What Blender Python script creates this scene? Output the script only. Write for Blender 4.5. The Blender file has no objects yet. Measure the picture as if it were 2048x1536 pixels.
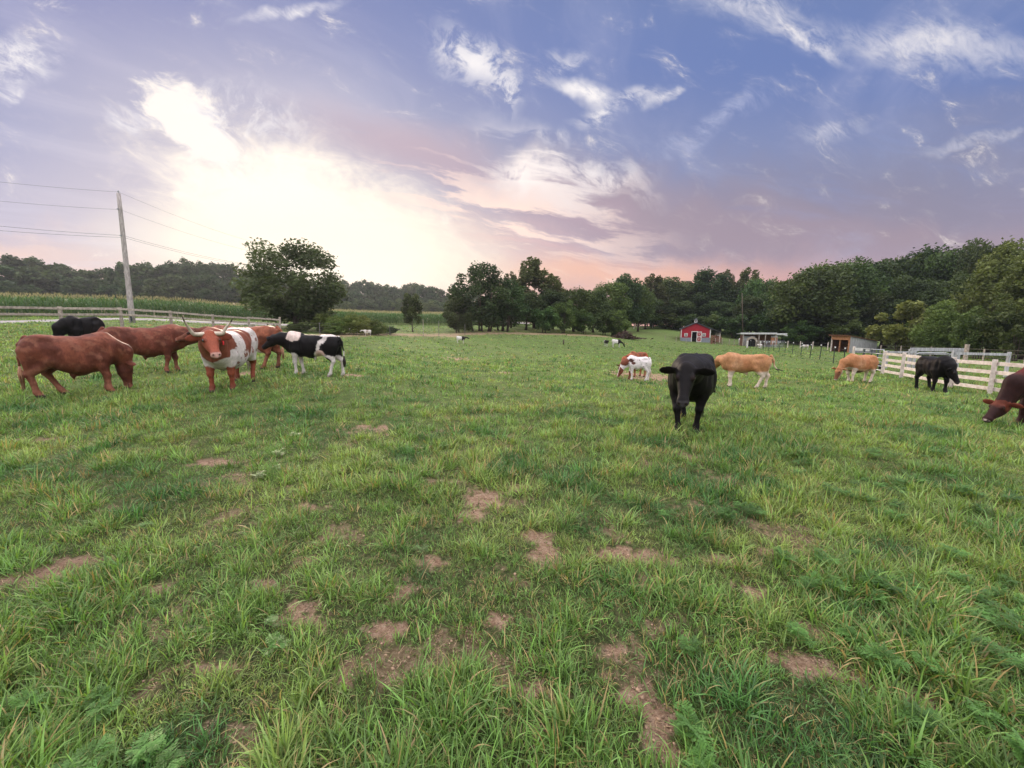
import bpy, math, random
import numpy as np
random.seed(7); RNG = np.random.default_rng(7)
scene = bpy.context.scene
COL = scene.collection
R = math.radians

# ------------------------------------------------------------------ camera
F = 770.0; CX = 1024.0; CY = 768.0; PITCH = R(8.0); CAMH = 1.75
cd = bpy.data.cameras.new('camera'); cam = bpy.data.objects.new('camera', cd); COL.objects.link(cam)
cam.location = (0, 0, CAMH); cam.rotation_euler = (R(90) - PITCH, 0, 0)
cd.sensor_width = 36; cd.lens = 36 * F / 2048; cd.clip_start = 0.05; cd.clip_end = 3000
scene.camera = cam
SP, CP = math.sin(PITCH), math.cos(PITCH)

def P(px, py, D):
    """photo pixel + depth -> world point, used to measure the place"""
    xc = (px - CX) / F * D; yc = (CY - py) / F * D
    return np.array([xc, D * CP + yc * SP, CAMH - D * SP + yc * CP])

def lin(*c):
    r = []
    for v in c:
        v /= 255.0
        r.append(v / 12.92 if v <= .04045 else ((v + .055) / 1.055) ** 2.4)
    return tuple(r)

# ------------------------------------------------------------------ world
class NT:
    def __init__(s, tree): s.t = tree; s.n = tree.nodes; s.l = tree.links
    def node(s, typ, **kw):
        n = s.n.new(typ)
        for k, v in kw.items(): setattr(n, k, v)
        return n
    def link(s, a, b): s.l.new(a, b)
    def put(s, sock, v):
        if v is None: return
        if hasattr(v, 'is_output'): s.l.new(v, sock)
        else:
            if isinstance(v, (tuple, list)) and len(v) == 3 and sock.type == 'RGBA': v = (*v, 1)
            sock.default_value = v
    def math(s, op, a, b=None, c=None, clamp=False):
        n = s.node('ShaderNodeMath', operation=op, use_clamp=clamp)
        for i, v in enumerate((a, b, c)):
            if v is not None: s.put(n.inputs[i], v)
        return n.outputs[0]
    def vec(s, x, y, z=0.0):
        n = s.node('ShaderNodeCombineXYZ')
        for i, v in enumerate((x, y, z)): s.put(n.inputs[i], v)
        return n.outputs[0]
    def vmath(s, op, a, b=None, sc=None):
        n = s.node('ShaderNodeVectorMath', operation=op)
        s.put(n.inputs[0], a)
        if b is not None: s.put(n.inputs[1], b)
        if sc is not None: s.put(n.inputs['Scale'], sc)
        return n.outputs['Value'] if op in ('LENGTH', 'DOT_PRODUCT', 'DISTANCE') else n.outputs[0]
    def mix(s, f, a, b, bt='MIX'):
        n = s.node('ShaderNodeMix', data_type='RGBA', blend_type=bt)
        s.put(n.inputs[0], f); s.put(n.inputs[6], a); s.put(n.inputs[7], b)
        return n.outputs[2]
    def noise(s, vec, scale, detail=4, rough=.55, dist=0.0, color=False):
        n = s.node('ShaderNodeTexNoise')
        if vec is not None: s.put(n.inputs['Vector'], vec)
        n.inputs['Scale'].default_value = scale; n.inputs['Detail'].default_value = detail
        n.inputs['Roughness'].default_value = rough; n.inputs['Distortion'].default_value = dist
        return n.outputs['Color' if color else 'Fac']
    def mr(s, v, a, b, c=0.0, d=1.0, t='SMOOTHSTEP'):
        n = s.node('ShaderNodeMapRange', interpolation_type=t)
        s.put(n.inputs[0], v)
        for i, q in zip((1, 2, 3, 4), (a, b, c, d)): n.inputs[i].default_value = q
        return n.outputs[0]
    def ramp(s, v, stops, interp='EASE'):
        n = s.node('ShaderNodeValToRGB'); s.put(n.inputs[0], v)
        cr = n.color_ramp; cr.interpolation = interp
        while len(cr.elements) < len(stops): cr.elements.new(.5)
        for e, (p, c) in zip(cr.elements, stops):
            e.position = p; e.color = (*c, 1) if len(c) == 3 else c
        return n.outputs[0]
    def mapping(s, v, loc=(0, 0, 0), rot=(0, 0, 0), sc=(1, 1, 1), typ='TEXTURE'):
        n = s.node('ShaderNodeMapping', vector_type=typ); s.put(n.inputs[0], v)
        n.inputs['Location'].default_value = loc; n.inputs['Rotation'].default_value = rot; n.inputs['Scale'].default_value = sc
        return n.outputs[0]

SUN_AZ = math.atan2((600 - CX) / F, 1.0)      # left of the view axis (negative = left)
SUN_EL = R(17)
w = bpy.data.worlds.new('World'); scene.world = w; w.use_nodes = True
T = NT(w.node_tree); T.n.clear()
out = T.node('ShaderNodeOutputWorld'); bg = T.node('ShaderNodeBackground'); T.link(bg.outputs[0], out.inputs[0])
tc = T.node('ShaderNodeTexCoord'); sep = T.node('ShaderNodeSeparateXYZ'); T.link(tc.outputs['Generated'], sep.inputs[0])
dx, dy, dz = sep.outputs
yy = T.math('MAXIMUM', dy, .12)
U = T.math('DIVIDE', dx, yy); V = T.math('DIVIDE', dz, yy)
UV = T.vec(U, V, 0.0)

def uvof(px, py):
    p = P(px, py, 10.0) - np.array([0, 0, CAMH]); return p[0] / p[1], p[2] / p[1]

warp = T.noise(UV, 2.2, 5, .6, color=True)
warp = T.vmath('SUBTRACT', warp, (.5, .5, .5))
UVw = T.vmath('ADD', UV, T.vmath('SCALE', warp, sc=.28))
UVs = T.vmath('ADD', UV, T.vmath('SCALE', warp, sc=.10))

def blob(px, py, rx, ry, ang=0, v=None, soft=(1.0, 0.0)):
    """soft elliptical region of the sky round one direction; ang in degrees, counter-clockwise"""
    cu, cv = uvof(px, py)
    m = T.mapping(UVs if v is None else v, (cu, cv, 0), (0, 0, R(ang)), (rx / F, ry / F, 1))
    m = T.vmath('MULTIPLY', m, (1, 1, 0))
    return T.mr(T.vmath('LENGTH', m), soft[0], soft[1])

# clear-sky gradient by elevation, cooler and deeper to the right, paler to the left
el = T.math('DIVIDE', V, 1.0)
left = T.ramp(T.mr(V, -.02, .85, t='LINEAR'), [(0, lin(255, 188, 146)), (.13, lin(246, 200, 176)), (.30, lin(192, 186, 208)), (.60, lin(150, 157, 200)), (1, lin(128, 136, 188))])
rightc = T.ramp(T.mr(V, -.02, .85, t='LINEAR'), [(0, lin(236, 164, 146)), (.13, lin(216, 160, 156)), (.25, lin(170, 152, 170)), (.45, lin(130, 142, 184)), (.75, lin(102, 126, 184)), (1, lin(106, 128, 180))])
side = T.mr(T.math('ADD', U, T.math('MULTIPLY', V, .35)), -.9, .85)
sky = T.mix(side, left, rightc)

# thin high cloud streaks seen in perspective on a flat layer
den = T.math('ADD', T.math('MAXIMUM', dz, 0.0), .10)
pl = T.vec(T.math('DIVIDE', dx, den), T.math('DIVIDE', dy, den), 0.0)
pl_w = T.vmath('ADD', pl, T.vmath('SCALE', T.vmath('SUBTRACT', T.noise(pl, .6, 3, .5, color=True), (.5, .5, .5)), sc=1.4))
plr = T.mapping(pl_w, (0, 0, 0), (0, 0, R(52)), (2.6, .55, 1))
st1 = T.mr(T.noise(plr, 1.1, 7, .60), .46, .72)
sky = T.mix(T.math('MULTIPLY', st1, .42), sky, T.mix(side, lin(216, 212, 232), lin(176, 180, 212)))

# mauve-grey bank running from the middle down to the right, broken into streaks
ripple = T.mapping(UVs, (0, 0, 0), (0, 0, R(-9)), (1.5, .20, 1))
rn = T.noise(ripple, 3.4, 8, .62, .4)
def bank(px, py, rx, ry, ang, amt, col, lo=.38, hi=.60):
    global sky
    m = T.math('MULTIPLY', blob(px, py, rx, ry, ang, UVw), T.mr(rn, lo, hi))
    sky = T.mix(T.math('MULTIPLY', m, amt), sky, col)
bank(1750, 410, 950, 125, 3, .85, lin(146, 138, 158), .15, .5)
bank(1930, 300, 480, 150, 8, .55, lin(134, 136, 164), .2, .6)
bank(1330, 425, 560, 95, -12, .85, lin(166, 148, 162), .2, .5)
bank(1900, 475, 700, 60, 0, .7, lin(166, 146, 158), .15, .5)

# pink band over the horizon
bank(1150, 545, 620, 62, 0, .80, lin(253, 190, 158), .15, .45)
bank(1000, 470, 330, 70, -8, .55, lin(240, 180, 178), .35, .6)
bank(0, 470, 300, 70, 0, .6, lin(255, 214, 192), .2, .6)

# light of the hidden sun
g0 = blob(560, 400, 1050, 520, -14, UVs)
sky = T.mix(T.math('MULTIPLY', T.math('POWER', g0, 1.8), .44), sky, (1.0, .84, .70))
edge = T.math('MULTIPLY', T.math('SUBTRACT', T.noise(T.mapping(UVs, (0, 0, 0), (0, 0, R(-20)), (1.3, .55, 1)), 9, 9, .66, .5), .5), 1.0)
g1 = blob(615, 435, 480, 190, -20, UVw)
sky = T.mix(T.mr(T.math('ADD', g1, T.math('MULTIPLY', edge, 1.1)), .0, .85), sky, (1.20, 1.06, .89))
g2 = blob(395, 262, 190, 78, -34, UVw)
sky = T.mix(T.mr(T.math('ADD', g2, T.math('MULTIPLY', edge, 1.9)), .18, .62), sky, (1.06, .97, .89))
g3 = blob(620, 500, 600, 160, -3, UVs)
sky = T.mix(T.mr(g3, .0, .95), sky, (1.18, 1.04, .82))
# bank of cloud in front of the glow, its lower edge bright
m = T.math('MULTIPLY', blob(810, 300, 330, 74, -15, UVs), T.mr(rn, .22, .46))
sky = T.mix(T.math('MULTIPLY', m, .92), sky, lin(196, 176, 190))
m = T.math('MULTIPLY', blob(1080, 395, 330, 60, -14, UVw), T.mr(rn, .33, .55))
sky = T.mix(T.math('MULTIPLY', m, .72), sky, lin(190, 160, 174))
m = T.math('MULTIPLY', blob(1020, 430, 400, 120, -10, UVw), T.mr(rn, .52, .42))
sky = T.mix(T.math('MULTIPLY', m, .95), sky, (1.15, .86, .72))
m = T.math('MULTIPLY', blob(1080, 345, 190, 75, -20, UVw), T.mr(rn, .56, .44))
sky = T.mix(T.math('MULTIPLY', m, .85), sky, (1.1, 1.0, .95))

# white wisps
wn = T.noise(T.mapping(UVs, (0, 0, 0), (0, 0, R(-28)), (1, .45, 1)), 11, 9, .68, .4)
wn2 = T.noise(UVs, 16, 8, .66, .6)
def wisp(px, py, rx, ry, ang, amt, col=(.98, .93, .93), lo=.40, hi=.62, n=None):
    global sky
    amt = amt * .97; hi = hi + .03
    m = T.math('MULTIPLY', blob(px, py, rx, ry, ang, UVw), T.mr(wn if n is None else n, lo, hi))
    sky = T.mix(T.math('MULTIPLY', m, amt, clamp=True), sky, col)
wisp(1500, 30, 200, 52, -16, .9, (.90, .86, .88), lo=.28, hi=.66); wisp(1880, 92, 270, 55, -9, .9, (.90, .86, .88), lo=.28, hi=.66); wisp(1620, 80, 120, 30, -18, .7)
wisp(950, 125, 125, 75, -30, 1.0, n=wn2, lo=.40, hi=.56); wisp(1020, 190, 45, 70, -15, .9, n=wn2, lo=.42, hi=.6); wisp(1140, 115, 50, 35, 0, .6)
wisp(1175, 183, 90, 28, -24, 1.2, lo=.22, hi=.5); wisp(1240, 225, 125, 34, 26, .9, lo=.38); wisp(1325, 195, 50, 18, 48, .8, lo=.35)
wisp(1105, 297, 50, 26, 0, .9, n=wn2, lo=.35); wisp(1050, 350, 75, 48, -10, 1.0, (1.1, .98, .92), n=wn2, lo=.33, hi=.5); wisp(1190, 365, 170, 30, -10, .8, (1.0, .88, .86), lo=.35, hi=.55); wisp(1200, 350, 150, 32, -4, .6, lo=.38)
wisp(40, 140, 140, 52, 8, .9, lo=.36); wisp(0, 195, 40, 20, 0, .8); wisp(565, 36, 130, 16, 16, .9, lo=.30)
wisp(265, 245, 60, 28, -10, .9, lo=.38); wisp(480, 240, 190, 60, -14, .75, n=wn2, lo=.45); wisp(1660, 262, 90, 22, 14, .5, lo=.36)
wisp(1960, 290, 150, 18, 8, .4, lo=.36); wisp(1420, 265, 180, 34, 30, .35, (.75, .75, .92), lo=.36)

hs_ = T.node('ShaderNodeHueSaturation'); T.put(hs_.inputs['Color'], sky); hs_.inputs['Saturation'].default_value = .95; sky = hs_.outputs[0]
# Sky Texture mixed with an added bright fill, unseen overhead and behind the viewer
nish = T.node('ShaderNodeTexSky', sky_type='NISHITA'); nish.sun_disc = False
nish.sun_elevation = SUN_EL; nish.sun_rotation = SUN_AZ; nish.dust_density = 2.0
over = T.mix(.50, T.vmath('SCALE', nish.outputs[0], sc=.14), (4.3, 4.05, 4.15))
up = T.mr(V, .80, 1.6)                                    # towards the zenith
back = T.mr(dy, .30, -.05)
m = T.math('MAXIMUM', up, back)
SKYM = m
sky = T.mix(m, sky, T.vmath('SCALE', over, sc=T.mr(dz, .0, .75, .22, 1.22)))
sky = T.mix(T.mr(dz, 0.0, -.05), sky, (.10, .12, .06))     # below the horizon: dull ground tone
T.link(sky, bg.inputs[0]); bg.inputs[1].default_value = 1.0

sd = bpy.data.lights.new('sun', 'SUN'); sun = bpy.data.objects.new('sun', sd); COL.objects.link(sun)
sd.energy = 2.7; sd.angle = R(10); sd.color = (1.0, .80, .62)
sun.rotation_euler = (R(90) - SUN_EL, 0, R(180) - SUN_AZ)   # shines from the glow towards the viewer
scene.view_settings.view_transform = 'Standard'; scene.view_settings.look = 'None'
scene.view_settings.gamma = 1; scene.view_settings.use_curve_mapping = False
scene.view_settings.exposure = 0.0
scene.render.resolution_x = 1024; scene.render.resolution_y = 768
# ------------------------------------------------------------------ tagging, mesh helpers
def tag(o, label=None, cat=None, group=None, kind=None):
    if label: o['label'] = label
    if cat: o['category'] = cat
    if group: o['group'] = group
    if kind: o['kind'] = kind
    return o
def empty(name, loc=(0, 0, 0), rz=0.0, label=None, cat=None, group=None):
    o = bpy.data.objects.new(name, None); COL.objects.link(o); o.location = tuple(loc); o.rotation_euler = (0, 0, rz)
    o.empty_display_size = .2
    return tag(o, label, cat, group)
def mesh_np(name, V, Q, mats=(), colors=None, smooth=False, parent=None, attr=None, nper=4, matidx=None):
    """V (n,3), Q (m,nper) -> one mesh object"""
    V = np.asarray(V, np.float32); Q = np.asarray(Q, np.int32)
    me = bpy.data.meshes.new(name)
    me.vertices.add(len(V)); me.vertices.foreach_set('co', V.ravel())
    me.loops.add(Q.size); me.loops.foreach_set('vertex_index', Q.ravel())
    me.polygons.add(len(Q)); me.polygons.foreach_set('loop_start', np.arange(0, Q.size, nper, dtype=np.int32))
    if matidx is not None: me.polygons.foreach_set('material_index', np.asarray(matidx, np.int32))
    me.update(calc_edges=True)
    if smooth: me.polygons.foreach_set('use_smooth', np.ones(len(Q), bool))
    if colors is not None:
        a = me.color_attributes.new('col', 'FLOAT_COLOR', 'POINT')
        c = np.ones((len(V), 4), np.float32); c[:, :3] = colors; a.data.foreach_set('color', c.ravel())
    if attr:
        for k, v in attr.items():
            a = me.attributes.new(k, 'FLOAT', 'POINT'); a.data.foreach_set('value', np.asarray(v, np.float32))
    for m in mats: me.materials.append(m)
    o = bpy.data.objects.new(name, me); COL.objects.link(o)
    if parent: o.parent = parent
    return o
class MB:
    """collects boxes, bars and tubes into one mesh"""
    def __init__(s): s.v = []; s.f = []
    def add(s, vs, fs):
        b = len(s.v); s.v += [tuple(map(float, v)) for v in vs]; s.f += [tuple(b + i for i in f) for f in fs]
    def box(s, c, d, rz=0.0, rx=0.0, ry=0.0):
        from mathutils import Euler, Vector
        e = Euler((rx, ry, rz)).to_matrix(); vs = []
        for x in (-.5, .5):
            for y in (-.5, .5):
                for z in (-.5, .5): vs.append(tuple(e @ Vector((x * d[0], y * d[1], z * d[2])) + Vector(tuple(map(float, c)))))
        s.add(vs, [(0, 1, 3, 2), (4, 6, 7, 5), (0, 4, 5, 1), (2, 3, 7, 6), (0, 2, 6, 4), (1, 5, 7, 3)])
    def bar(s, a, b, wd, ht, up=(0, 0, 1)):
        a = np.array(a, float); b = np.array(b, float); d = b - a; d /= np.linalg.norm(d)
        u = np.array(up, float); sd = np.cross(d, u); sd /= np.linalg.norm(sd); u = np.cross(sd, d)
        vs = [p + sd * x * wd / 2 + u * z * ht / 2 for p in (a, b) for x in (-1, 1) for z in (-1, 1)]
        s.add(vs, [(0, 1, 3, 2), (4, 6, 7, 5), (0, 4, 5, 1), (2, 3, 7, 6), (0, 2, 6, 4), (1, 5, 7, 3)])
    def tube(s, pts, rad, n=8):
        pts = [np.array(p, float) for p in pts]; rs = rad if hasattr(rad, '__len__') else [rad] * len(pts)
        rings = []; b = len(s.v)
        for i, p in enumerate(pts):
            d = pts[min(i + 1, len(pts) - 1)] - pts[max(i - 1, 0)]; d /= np.linalg.norm(d) + 1e-9
            u = np.array([0, 0, 1.]) if abs(d[2]) < .9 else np.array([1., 0, 0])
            a = np.cross(d, u); a /= np.linalg.norm(a); c = np.cross(a, d)
            for k in range(n):
                t = 2 * math.pi * k / n; s.v.append(tuple(p + rs[i] * (math.cos(t) * a + math.sin(t) * c)))
        for i in range(len(pts) - 1):
            for k in range(n):
                k2 = (k + 1) % n; s.f.append((b + i * n + k, b + i * n + k2, b + (i + 1) * n + k2, b + (i + 1) * n + k))
        s.f.append(tuple(b + k for k in range(n))[::-1]); s.f.append(tuple(b + (len(pts) - 1) * n + k for k in range(n)))
    def prism(s, poly, a, b):
        """poly in (x,z), extruded along y from a to b"""
        n = len(poly); vs = [(x, a, z) for x, z in poly] + [(x, b, z) for x, z in poly]
        s.add(vs, [tuple(range(n))[::-1], tuple(range(n, 2 * n))] + [(i, (i + 1) % n, n + (i + 1) % n, n + i) for i in range(n)])
    def build(s, name, mat, parent=None, bevel=0.0, smooth=False):
        me = bpy.data.meshes.new(name); me.from_pydata(s.v, [], s.f); me.update()
        import bmesh
        bm = bmesh.new(); bm.from_mesh(me); bmesh.ops.recalc_face_normals(bm, faces=bm.faces)
        if bevel: bmesh.ops.bevel(bm, geom=list(bm.edges), offset=bevel, segments=1, affect='EDGES', clamp_overlap=True)
        bm.to_mesh(me); bm.free()
        if smooth: me.polygons.foreach_set('use_smooth', np.ones(len(me.polygons), bool))
        me.materials.append(mat)
        o = bpy.data.objects.new(name, me); COL.objects.link(o)
        if parent: o.parent = parent
        return o

# numpy value noise
_perm = RNG.permutation(4096).astype(np.int64)
def _h(ix, iy, seed=0):
    return _perm[(_perm[(ix * 73 + seed * 911) & 4095] + iy * 151) & 4095] / 4096.0
def vnoise(x, y, sc=1.0, seed=0, oct=1):
    tot = 0; amp = 1; nrm = 0
    for o in range(oct):
        X = x * sc; Y = y * sc; ix = np.floor(X).astype(np.int64); iy = np.floor(Y).astype(np.int64)
        fx = X - ix; fy = Y - iy; fx = fx * fx * (3 - 2 * fx); fy = fy * fy * (3 - 2 * fy)
        a = _h(ix, iy, seed + o); b = _h(ix + 1, iy, seed + o); c = _h(ix, iy + 1, seed + o); d = _h(ix + 1, iy + 1, seed + o)
        tot = tot + amp * ((a * (1 - fx) + b * fx) * (1 - fy) + (c * (1 - fx) + d * fx) * fy); nrm += amp; amp *= .5; sc *= 2.03
    return tot / nrm
def sstep(a, b, x):
    t = np.clip((x - a) / (b - a), 0, 1); return t * t * (3 - 2 * t)

# ------------------------------------------------------------------ terrain height from measured ground contacts
ANC = [(120, 793, 8.6), (330, 757, 10.9), (455, 785, 8.9), (530, 740, 11.6), (620, 747, 11.2), (165, 705, 15.0),
       (1270, 762, 15.6), (1490, 777, 14.0), (1705, 766, 17.8), (1868, 781, 14.9), (2030, 851, 8.0), (2250, 860, 9.0), (1375, 860, 6.75),
       (1987, 789, 15.2), (1900, 779, 16.9), (1804, 757, 20.4), (1766, 748, 22.3), (1700, 738, 28), (2100, 800, 13.6), (2300, 800, 16),
       (1664, 727, 31), (1619, 716, 36), (1560, 705, 48), (922, 686, 45), (1240, 692, 45), (1100, 690, 45), (1000, 725, 23), (1100, 740, 18), (850, 745, 15),
       (950, 661, 60), (1100, 666, 64), (1200, 670, 70), (700, 669, 42), (790, 668, 46), (-20, 657, 21.5), (127, 657, 24), (345, 658, 29.5), (563, 668, 36), (-400, 650, 24),
       (60, 646, 31), (265, 640, 31), (450, 648, 42), (0, 634, 40), (265, 634, 46), (500, 640, 60), (760, 650, 72), (880, 652, 78), (-400, 630, 42),
       (1390, 685, 78), (1340, 684, 78), (1300, 654, 105), (1260, 662, 95), (1350, 656, 105), (1450, 688, 74), (1520, 696, 68), (1700, 705, 54), (1600, 694, 66),
       (1850, 704, 58), (2048, 716, 46), (1950, 740, 25), (2200, 745, 25), (1800, 695, 90), (1500, 668, 120), (1200, 655, 120), (2300, 710, 60)]
pts = [P(*a) for a in ANC]
for x, y in [(0, 0), (0, 1.5), (0, 3), (0, 5), (-2, 2), (2, 2), (-4, 4), (4, 4), (-3, 6), (3, 6), (0, 8), (-1, 10.5), (3, 10), (0, -5), (-8, 2), (8, 2), (-6, -4), (6, -4), (6, 7)]:
    z = 0.0 if abs(x) < 3 else -.012 * x
    pts.append(np.array([x, y, z]))
# ground under the far woods and beyond
for px, D, z in [(-300, 130, 5.5), (0, 140, 6.5), (250, 150, 7), (450, 170, 7), (700, 210, 8), (900, 270, 8.5), (0, 80, 4.6), (250, 85, 4.6), (500, 100, 4.6), (750, 120, 4.6),
                 (0, 400, 8), (700, 600, 8), (1300, 500, 4), (2000, 500, 2), (1200, 200, 4), (2000, 120, 0), (1600, 200, 2)]:
    q = P(px, 660, D); pts.append(np.array([q[0], q[1], z]))
pts = np.array(pts)
def tcoord(x, y):
    r = np.sqrt(x * x + y * y); r2 = np.sqrt(r * r + 9.0); k = np.log(r2 / 3.0) / np.maximum(r, 1e-6)
    return x * k, y * k
_ax, _ay = tcoord(pts[:, 0], pts[:, 1])
def _phi(d2): return np.sqrt(d2 + .02)
_A = _phi((_ax[:, None] - _ax) ** 2 + (_ay[:, None] - _ay) ** 2)
_n = len(pts); _M = np.zeros((_n + 1, _n + 1)); _M[:_n, :_n] = _A - np.eye(_n) * .06; _M[:_n, _n] = 1; _M[_n, :_n] = 1
_W = np.linalg.solve(_M, np.append(pts[:, 2], 0))
def ground(x, y):
    x = np.atleast_1d(np.asarray(x, float)); y = np.atleast_1d(np.asarray(y, float)); shp = x.shape
    x = x.ravel(); y = y.ravel(); o = np.empty(len(x))
    for i in range(0, len(x), 40000):
        a, b = tcoord(x[i:i + 40000], y[i:i + 40000])
        o[i:i + 40000] = _phi((a[:, None] - _ax) ** 2 + (b[:, None] - _ay) ** 2) @ _W[:_n] + _W[_n]
    r = np.sqrt(x * x + y * y)
    bump = (vnoise(x, y, .55, 3, 2) - .5) * .07 + (vnoise(x, y, 2.1, 5, 2) - .5) * .05
    o = o + bump * np.clip(1.3 - r / 60, .2, 1)
    return o.reshape(shp)
def gz(x, y): return float(ground(x, y)[0])
def hit(px, py, Dmax=200):
    """ground point seen at a pixel of the photograph"""
    Ds = np.geomspace(.8, Dmax, 1500); q = np.array([P(px, py, D) for D in Ds]); g = ground(q[:, 0], q[:, 1])
    i = np.argmax(q[:, 2] < g); i = i if q[i, 2] < g[i] else len(Ds) - 1
    return q[i], Ds[i]
def at(px, D):
    """ground point below the ray at depth D"""
    x = (px - CX) / F * D; y = D * CP
    for _ in range(6):
        z = gz(x, y); yc = (z - CAMH + D * SP) / CP; y = D * CP + yc * SP
    return np.array([x, y, z])

# bare soil: (px, py, rx, ry) measured in the photograph, turned into ground ellipses
BARE = [(90, 1150, 90, 30), (160, 1125, 60, 18), (975, 1000, 48, 22), (945, 1030, 35, 14), (735, 860, 55, 9), (80, 882, 40, 8), (440, 927, 50, 10), (890, 962, 45, 8),
        (860, 1130, 40, 16), (795, 1195, 38, 42), (770, 1260, 38, 34), (590, 1245, 50, 22), (610, 1215, 40, 18), (540, 1170, 40, 15), (1060, 1075, 45, 18), (1100, 1115, 36, 24), (1230, 1105, 40, 14),
        (1300, 1120, 60, 16), (1290, 1160, 32, 24), (1440, 1120, 70, 14), (1530, 1105, 42, 16), (1510, 1190, 32, 22), (1235, 1310, 45, 25), (1265, 1375, 58, 55), (1320, 1450, 42, 55),
        (1060, 1385, 34, 24), (1085, 1465, 32, 34), (1625, 1260, 40, 16), (1610, 1335, 60, 22), (1700, 1350, 40, 16), (1820, 1385, 48, 42), (1900, 1505, 90, 22), (440, 1335, 48, 22),
        (310, 1180, 50, 10), (690, 1345, 34, 42), (1000, 1240, 30, 14), (1365, 1235, 30, 14), (1340, 1500, 60, 30), (620, 1015, 40, 8), (1030, 975, 30, 8), (1650, 1150, 30, 10)]
BFAR = [(1290, 752, 85, 12), (915, 717, 34, 3), (1010, 745, 20, 3), (490, 748, 22, 6), (705, 750, 25, 3)]
bl = []
for (a, b, c, d) in BARE + BFAR:
    (q, D) = hit(a, b); q2, _ = hit(a, b + d); ry = max(abs(q[1] - q2[1]), .03)
    bl.append((q[0], q[1], c / F * D, ry, D))
# strip of trampled soil along the far fence and under the trees: (px, D)
STRIP = [at(650, 37), at(700, 41.5), at(790, 45.5), at(860, 50), at(930, 55), at(1010, 58.5), at(1100, 62), at(1200, 67)]
def bare(x, y):
    m = np.zeros_like(x); nz = vnoise(x, y, 4.5, 11, 3) - .5; nzf = vnoise(x, y, 17, 15, 2) - .5; r = np.hypot(x, y)
    nz2 = vnoise(x, y, 1.6, 12, 3)
    for (cx, cy, rx, ry, D) in bl:
        d = np.sqrt(((x - cx) / rx) ** 2 + ((y - cy) / ry) ** 2)
        m = np.maximum(m, sstep(.96, .46, d + nz * 1.9 + nzf * 1.7))
    near = sstep(14, 4, r)
    m = np.maximum(m, sstep(.74, .84, nz2 + nz * .6 + nzf * .5) * .5 * near * sstep(6.5, 2.0, np.abs(x - .3 - y * .05) / (1 + .10 * y)))
    for a, b in zip(STRIP[:-1], STRIP[1:]):
        t = np.clip(((x - a[0]) * (b[0] - a[0]) + (y - a[1]) * (b[1] - a[1])) / ((b[0] - a[0]) ** 2 + (b[1] - a[1]) ** 2), 0, 1)
        d = np.hypot(x - a[0] - t * (b[0] - a[0]), y - a[1] - t * (b[1] - a[1])) / 2.3
        m = np.maximum(m, sstep(1.2, .4, d + (nz2 - .5) * 1.6) * .7)
    return m

# ------------------------------------------------------------------ materials
def newmat(name):
    m = bpy.data.materials.new(name); m.use_nodes = True; t = NT(m.node_tree); t.n.clear()
    o = t.node('ShaderNodeOutputMaterial'); b = t.node('ShaderNodeBsdfPrincipled'); t.link(b.outputs[0], o.inputs[0]); return m, t, b, o
def mat(name, c1, c2=None, scale=8, rough=.8, bump=.3, bscale=None, metal=0.0, stretch=None, detail=6, spec=.3, lo=.35, hi=.65):
    m, t, b, o = newmat(name)
    tcn = t.node('ShaderNodeTexCoord'); v = tcn.outputs['Object']
    if stretch: v = t.mapping(v, sc=stretch, typ='POINT')
    n = t.noise(v, scale, detail, .6)
    col = t.mix(t.mr(n, lo, hi), c1, c2 if c2 else tuple(x * .75 for x in c1))
    oi = t.node('ShaderNodeObjectInfo'); hv = t.node('ShaderNodeHueSaturation')
    t.put(hv.inputs['Color'], col); t.put(hv.inputs['Value'], t.mr(oi.outputs['Random'], 0, 1, .86, 1.12, 'LINEAR'))
    t.link(hv.outputs[0], b.inputs['Base Color'])
    b.inputs['Roughness'].default_value = rough; b.inputs['Metallic'].default_value = metal; b.inputs['Specular IOR Level'].default_value = spec
    if bump:
        bn = t.node('ShaderNodeBump'); bn.inputs['Strength'].default_value = bump; bn.inputs['Distance'].default_value = .02
        t.put(bn.inputs['Height'], t.noise(v, bscale or scale * 4, 4, .6)); t.link(bn.outputs[0], b.inputs['Normal'])
    return m
def leafmat(name, rough=.55, trans=.3, spec=.35, attr='col', tcol=(1.25, 1.25, .55), vary=.26):
    m, t, b, o = newmat(name)
    at_ = t.node('ShaderNodeAttribute', attribute_name=attr)
    oi = t.node('ShaderNodeObjectInfo'); hv = t.node('ShaderNodeHueSaturation'); t.link(at_.outputs['Color'], hv.inputs['Color'])
    t.put(hv.inputs['Value'], t.mr(oi.outputs['Random'], 0, 1, 1 - vary, 1 + vary, 'LINEAR'))
    t.put(hv.inputs['Hue'], t.mr(t.math('FRACT', t.math('MULTIPLY', oi.outputs['Random'], 7.31)), 0, 1, .5 - vary * .12, .5 + vary * .08, 'LINEAR'))
    c = hv.outputs[0]
    t.put(b.inputs['Base Color'], c); b.inputs['Roughness'].default_value = rough; b.inputs['Specular IOR Level'].default_value = spec
    tr = t.node('ShaderNodeBsdfTranslucent'); t.put(tr.inputs[0], t.mix(1.0, c, (*tcol, 1), 'MULTIPLY'))
    ms = t.node('ShaderNodeMixShader'); ms.inputs[0].default_value = trans
    t.link(b.outputs[0], ms.inputs[1]); t.link(tr.outputs[0], ms.inputs[2]); t.link(ms.outputs[0], o.inputs[0])
    return m
M_grass = leafmat('grass_blade', .5, .34, .4, vary=0.0)
M_leaf = leafmat('tree_leaf', .6, .22, .25)
M_corn = leafmat('corn_leaf', .5, .3, .3, vary=0.0)
M_bark = mat('bark', (.10, .075, .055), (.045, .035, .028), 6, .9, .6, stretch=(1, 1, .25))
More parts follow.
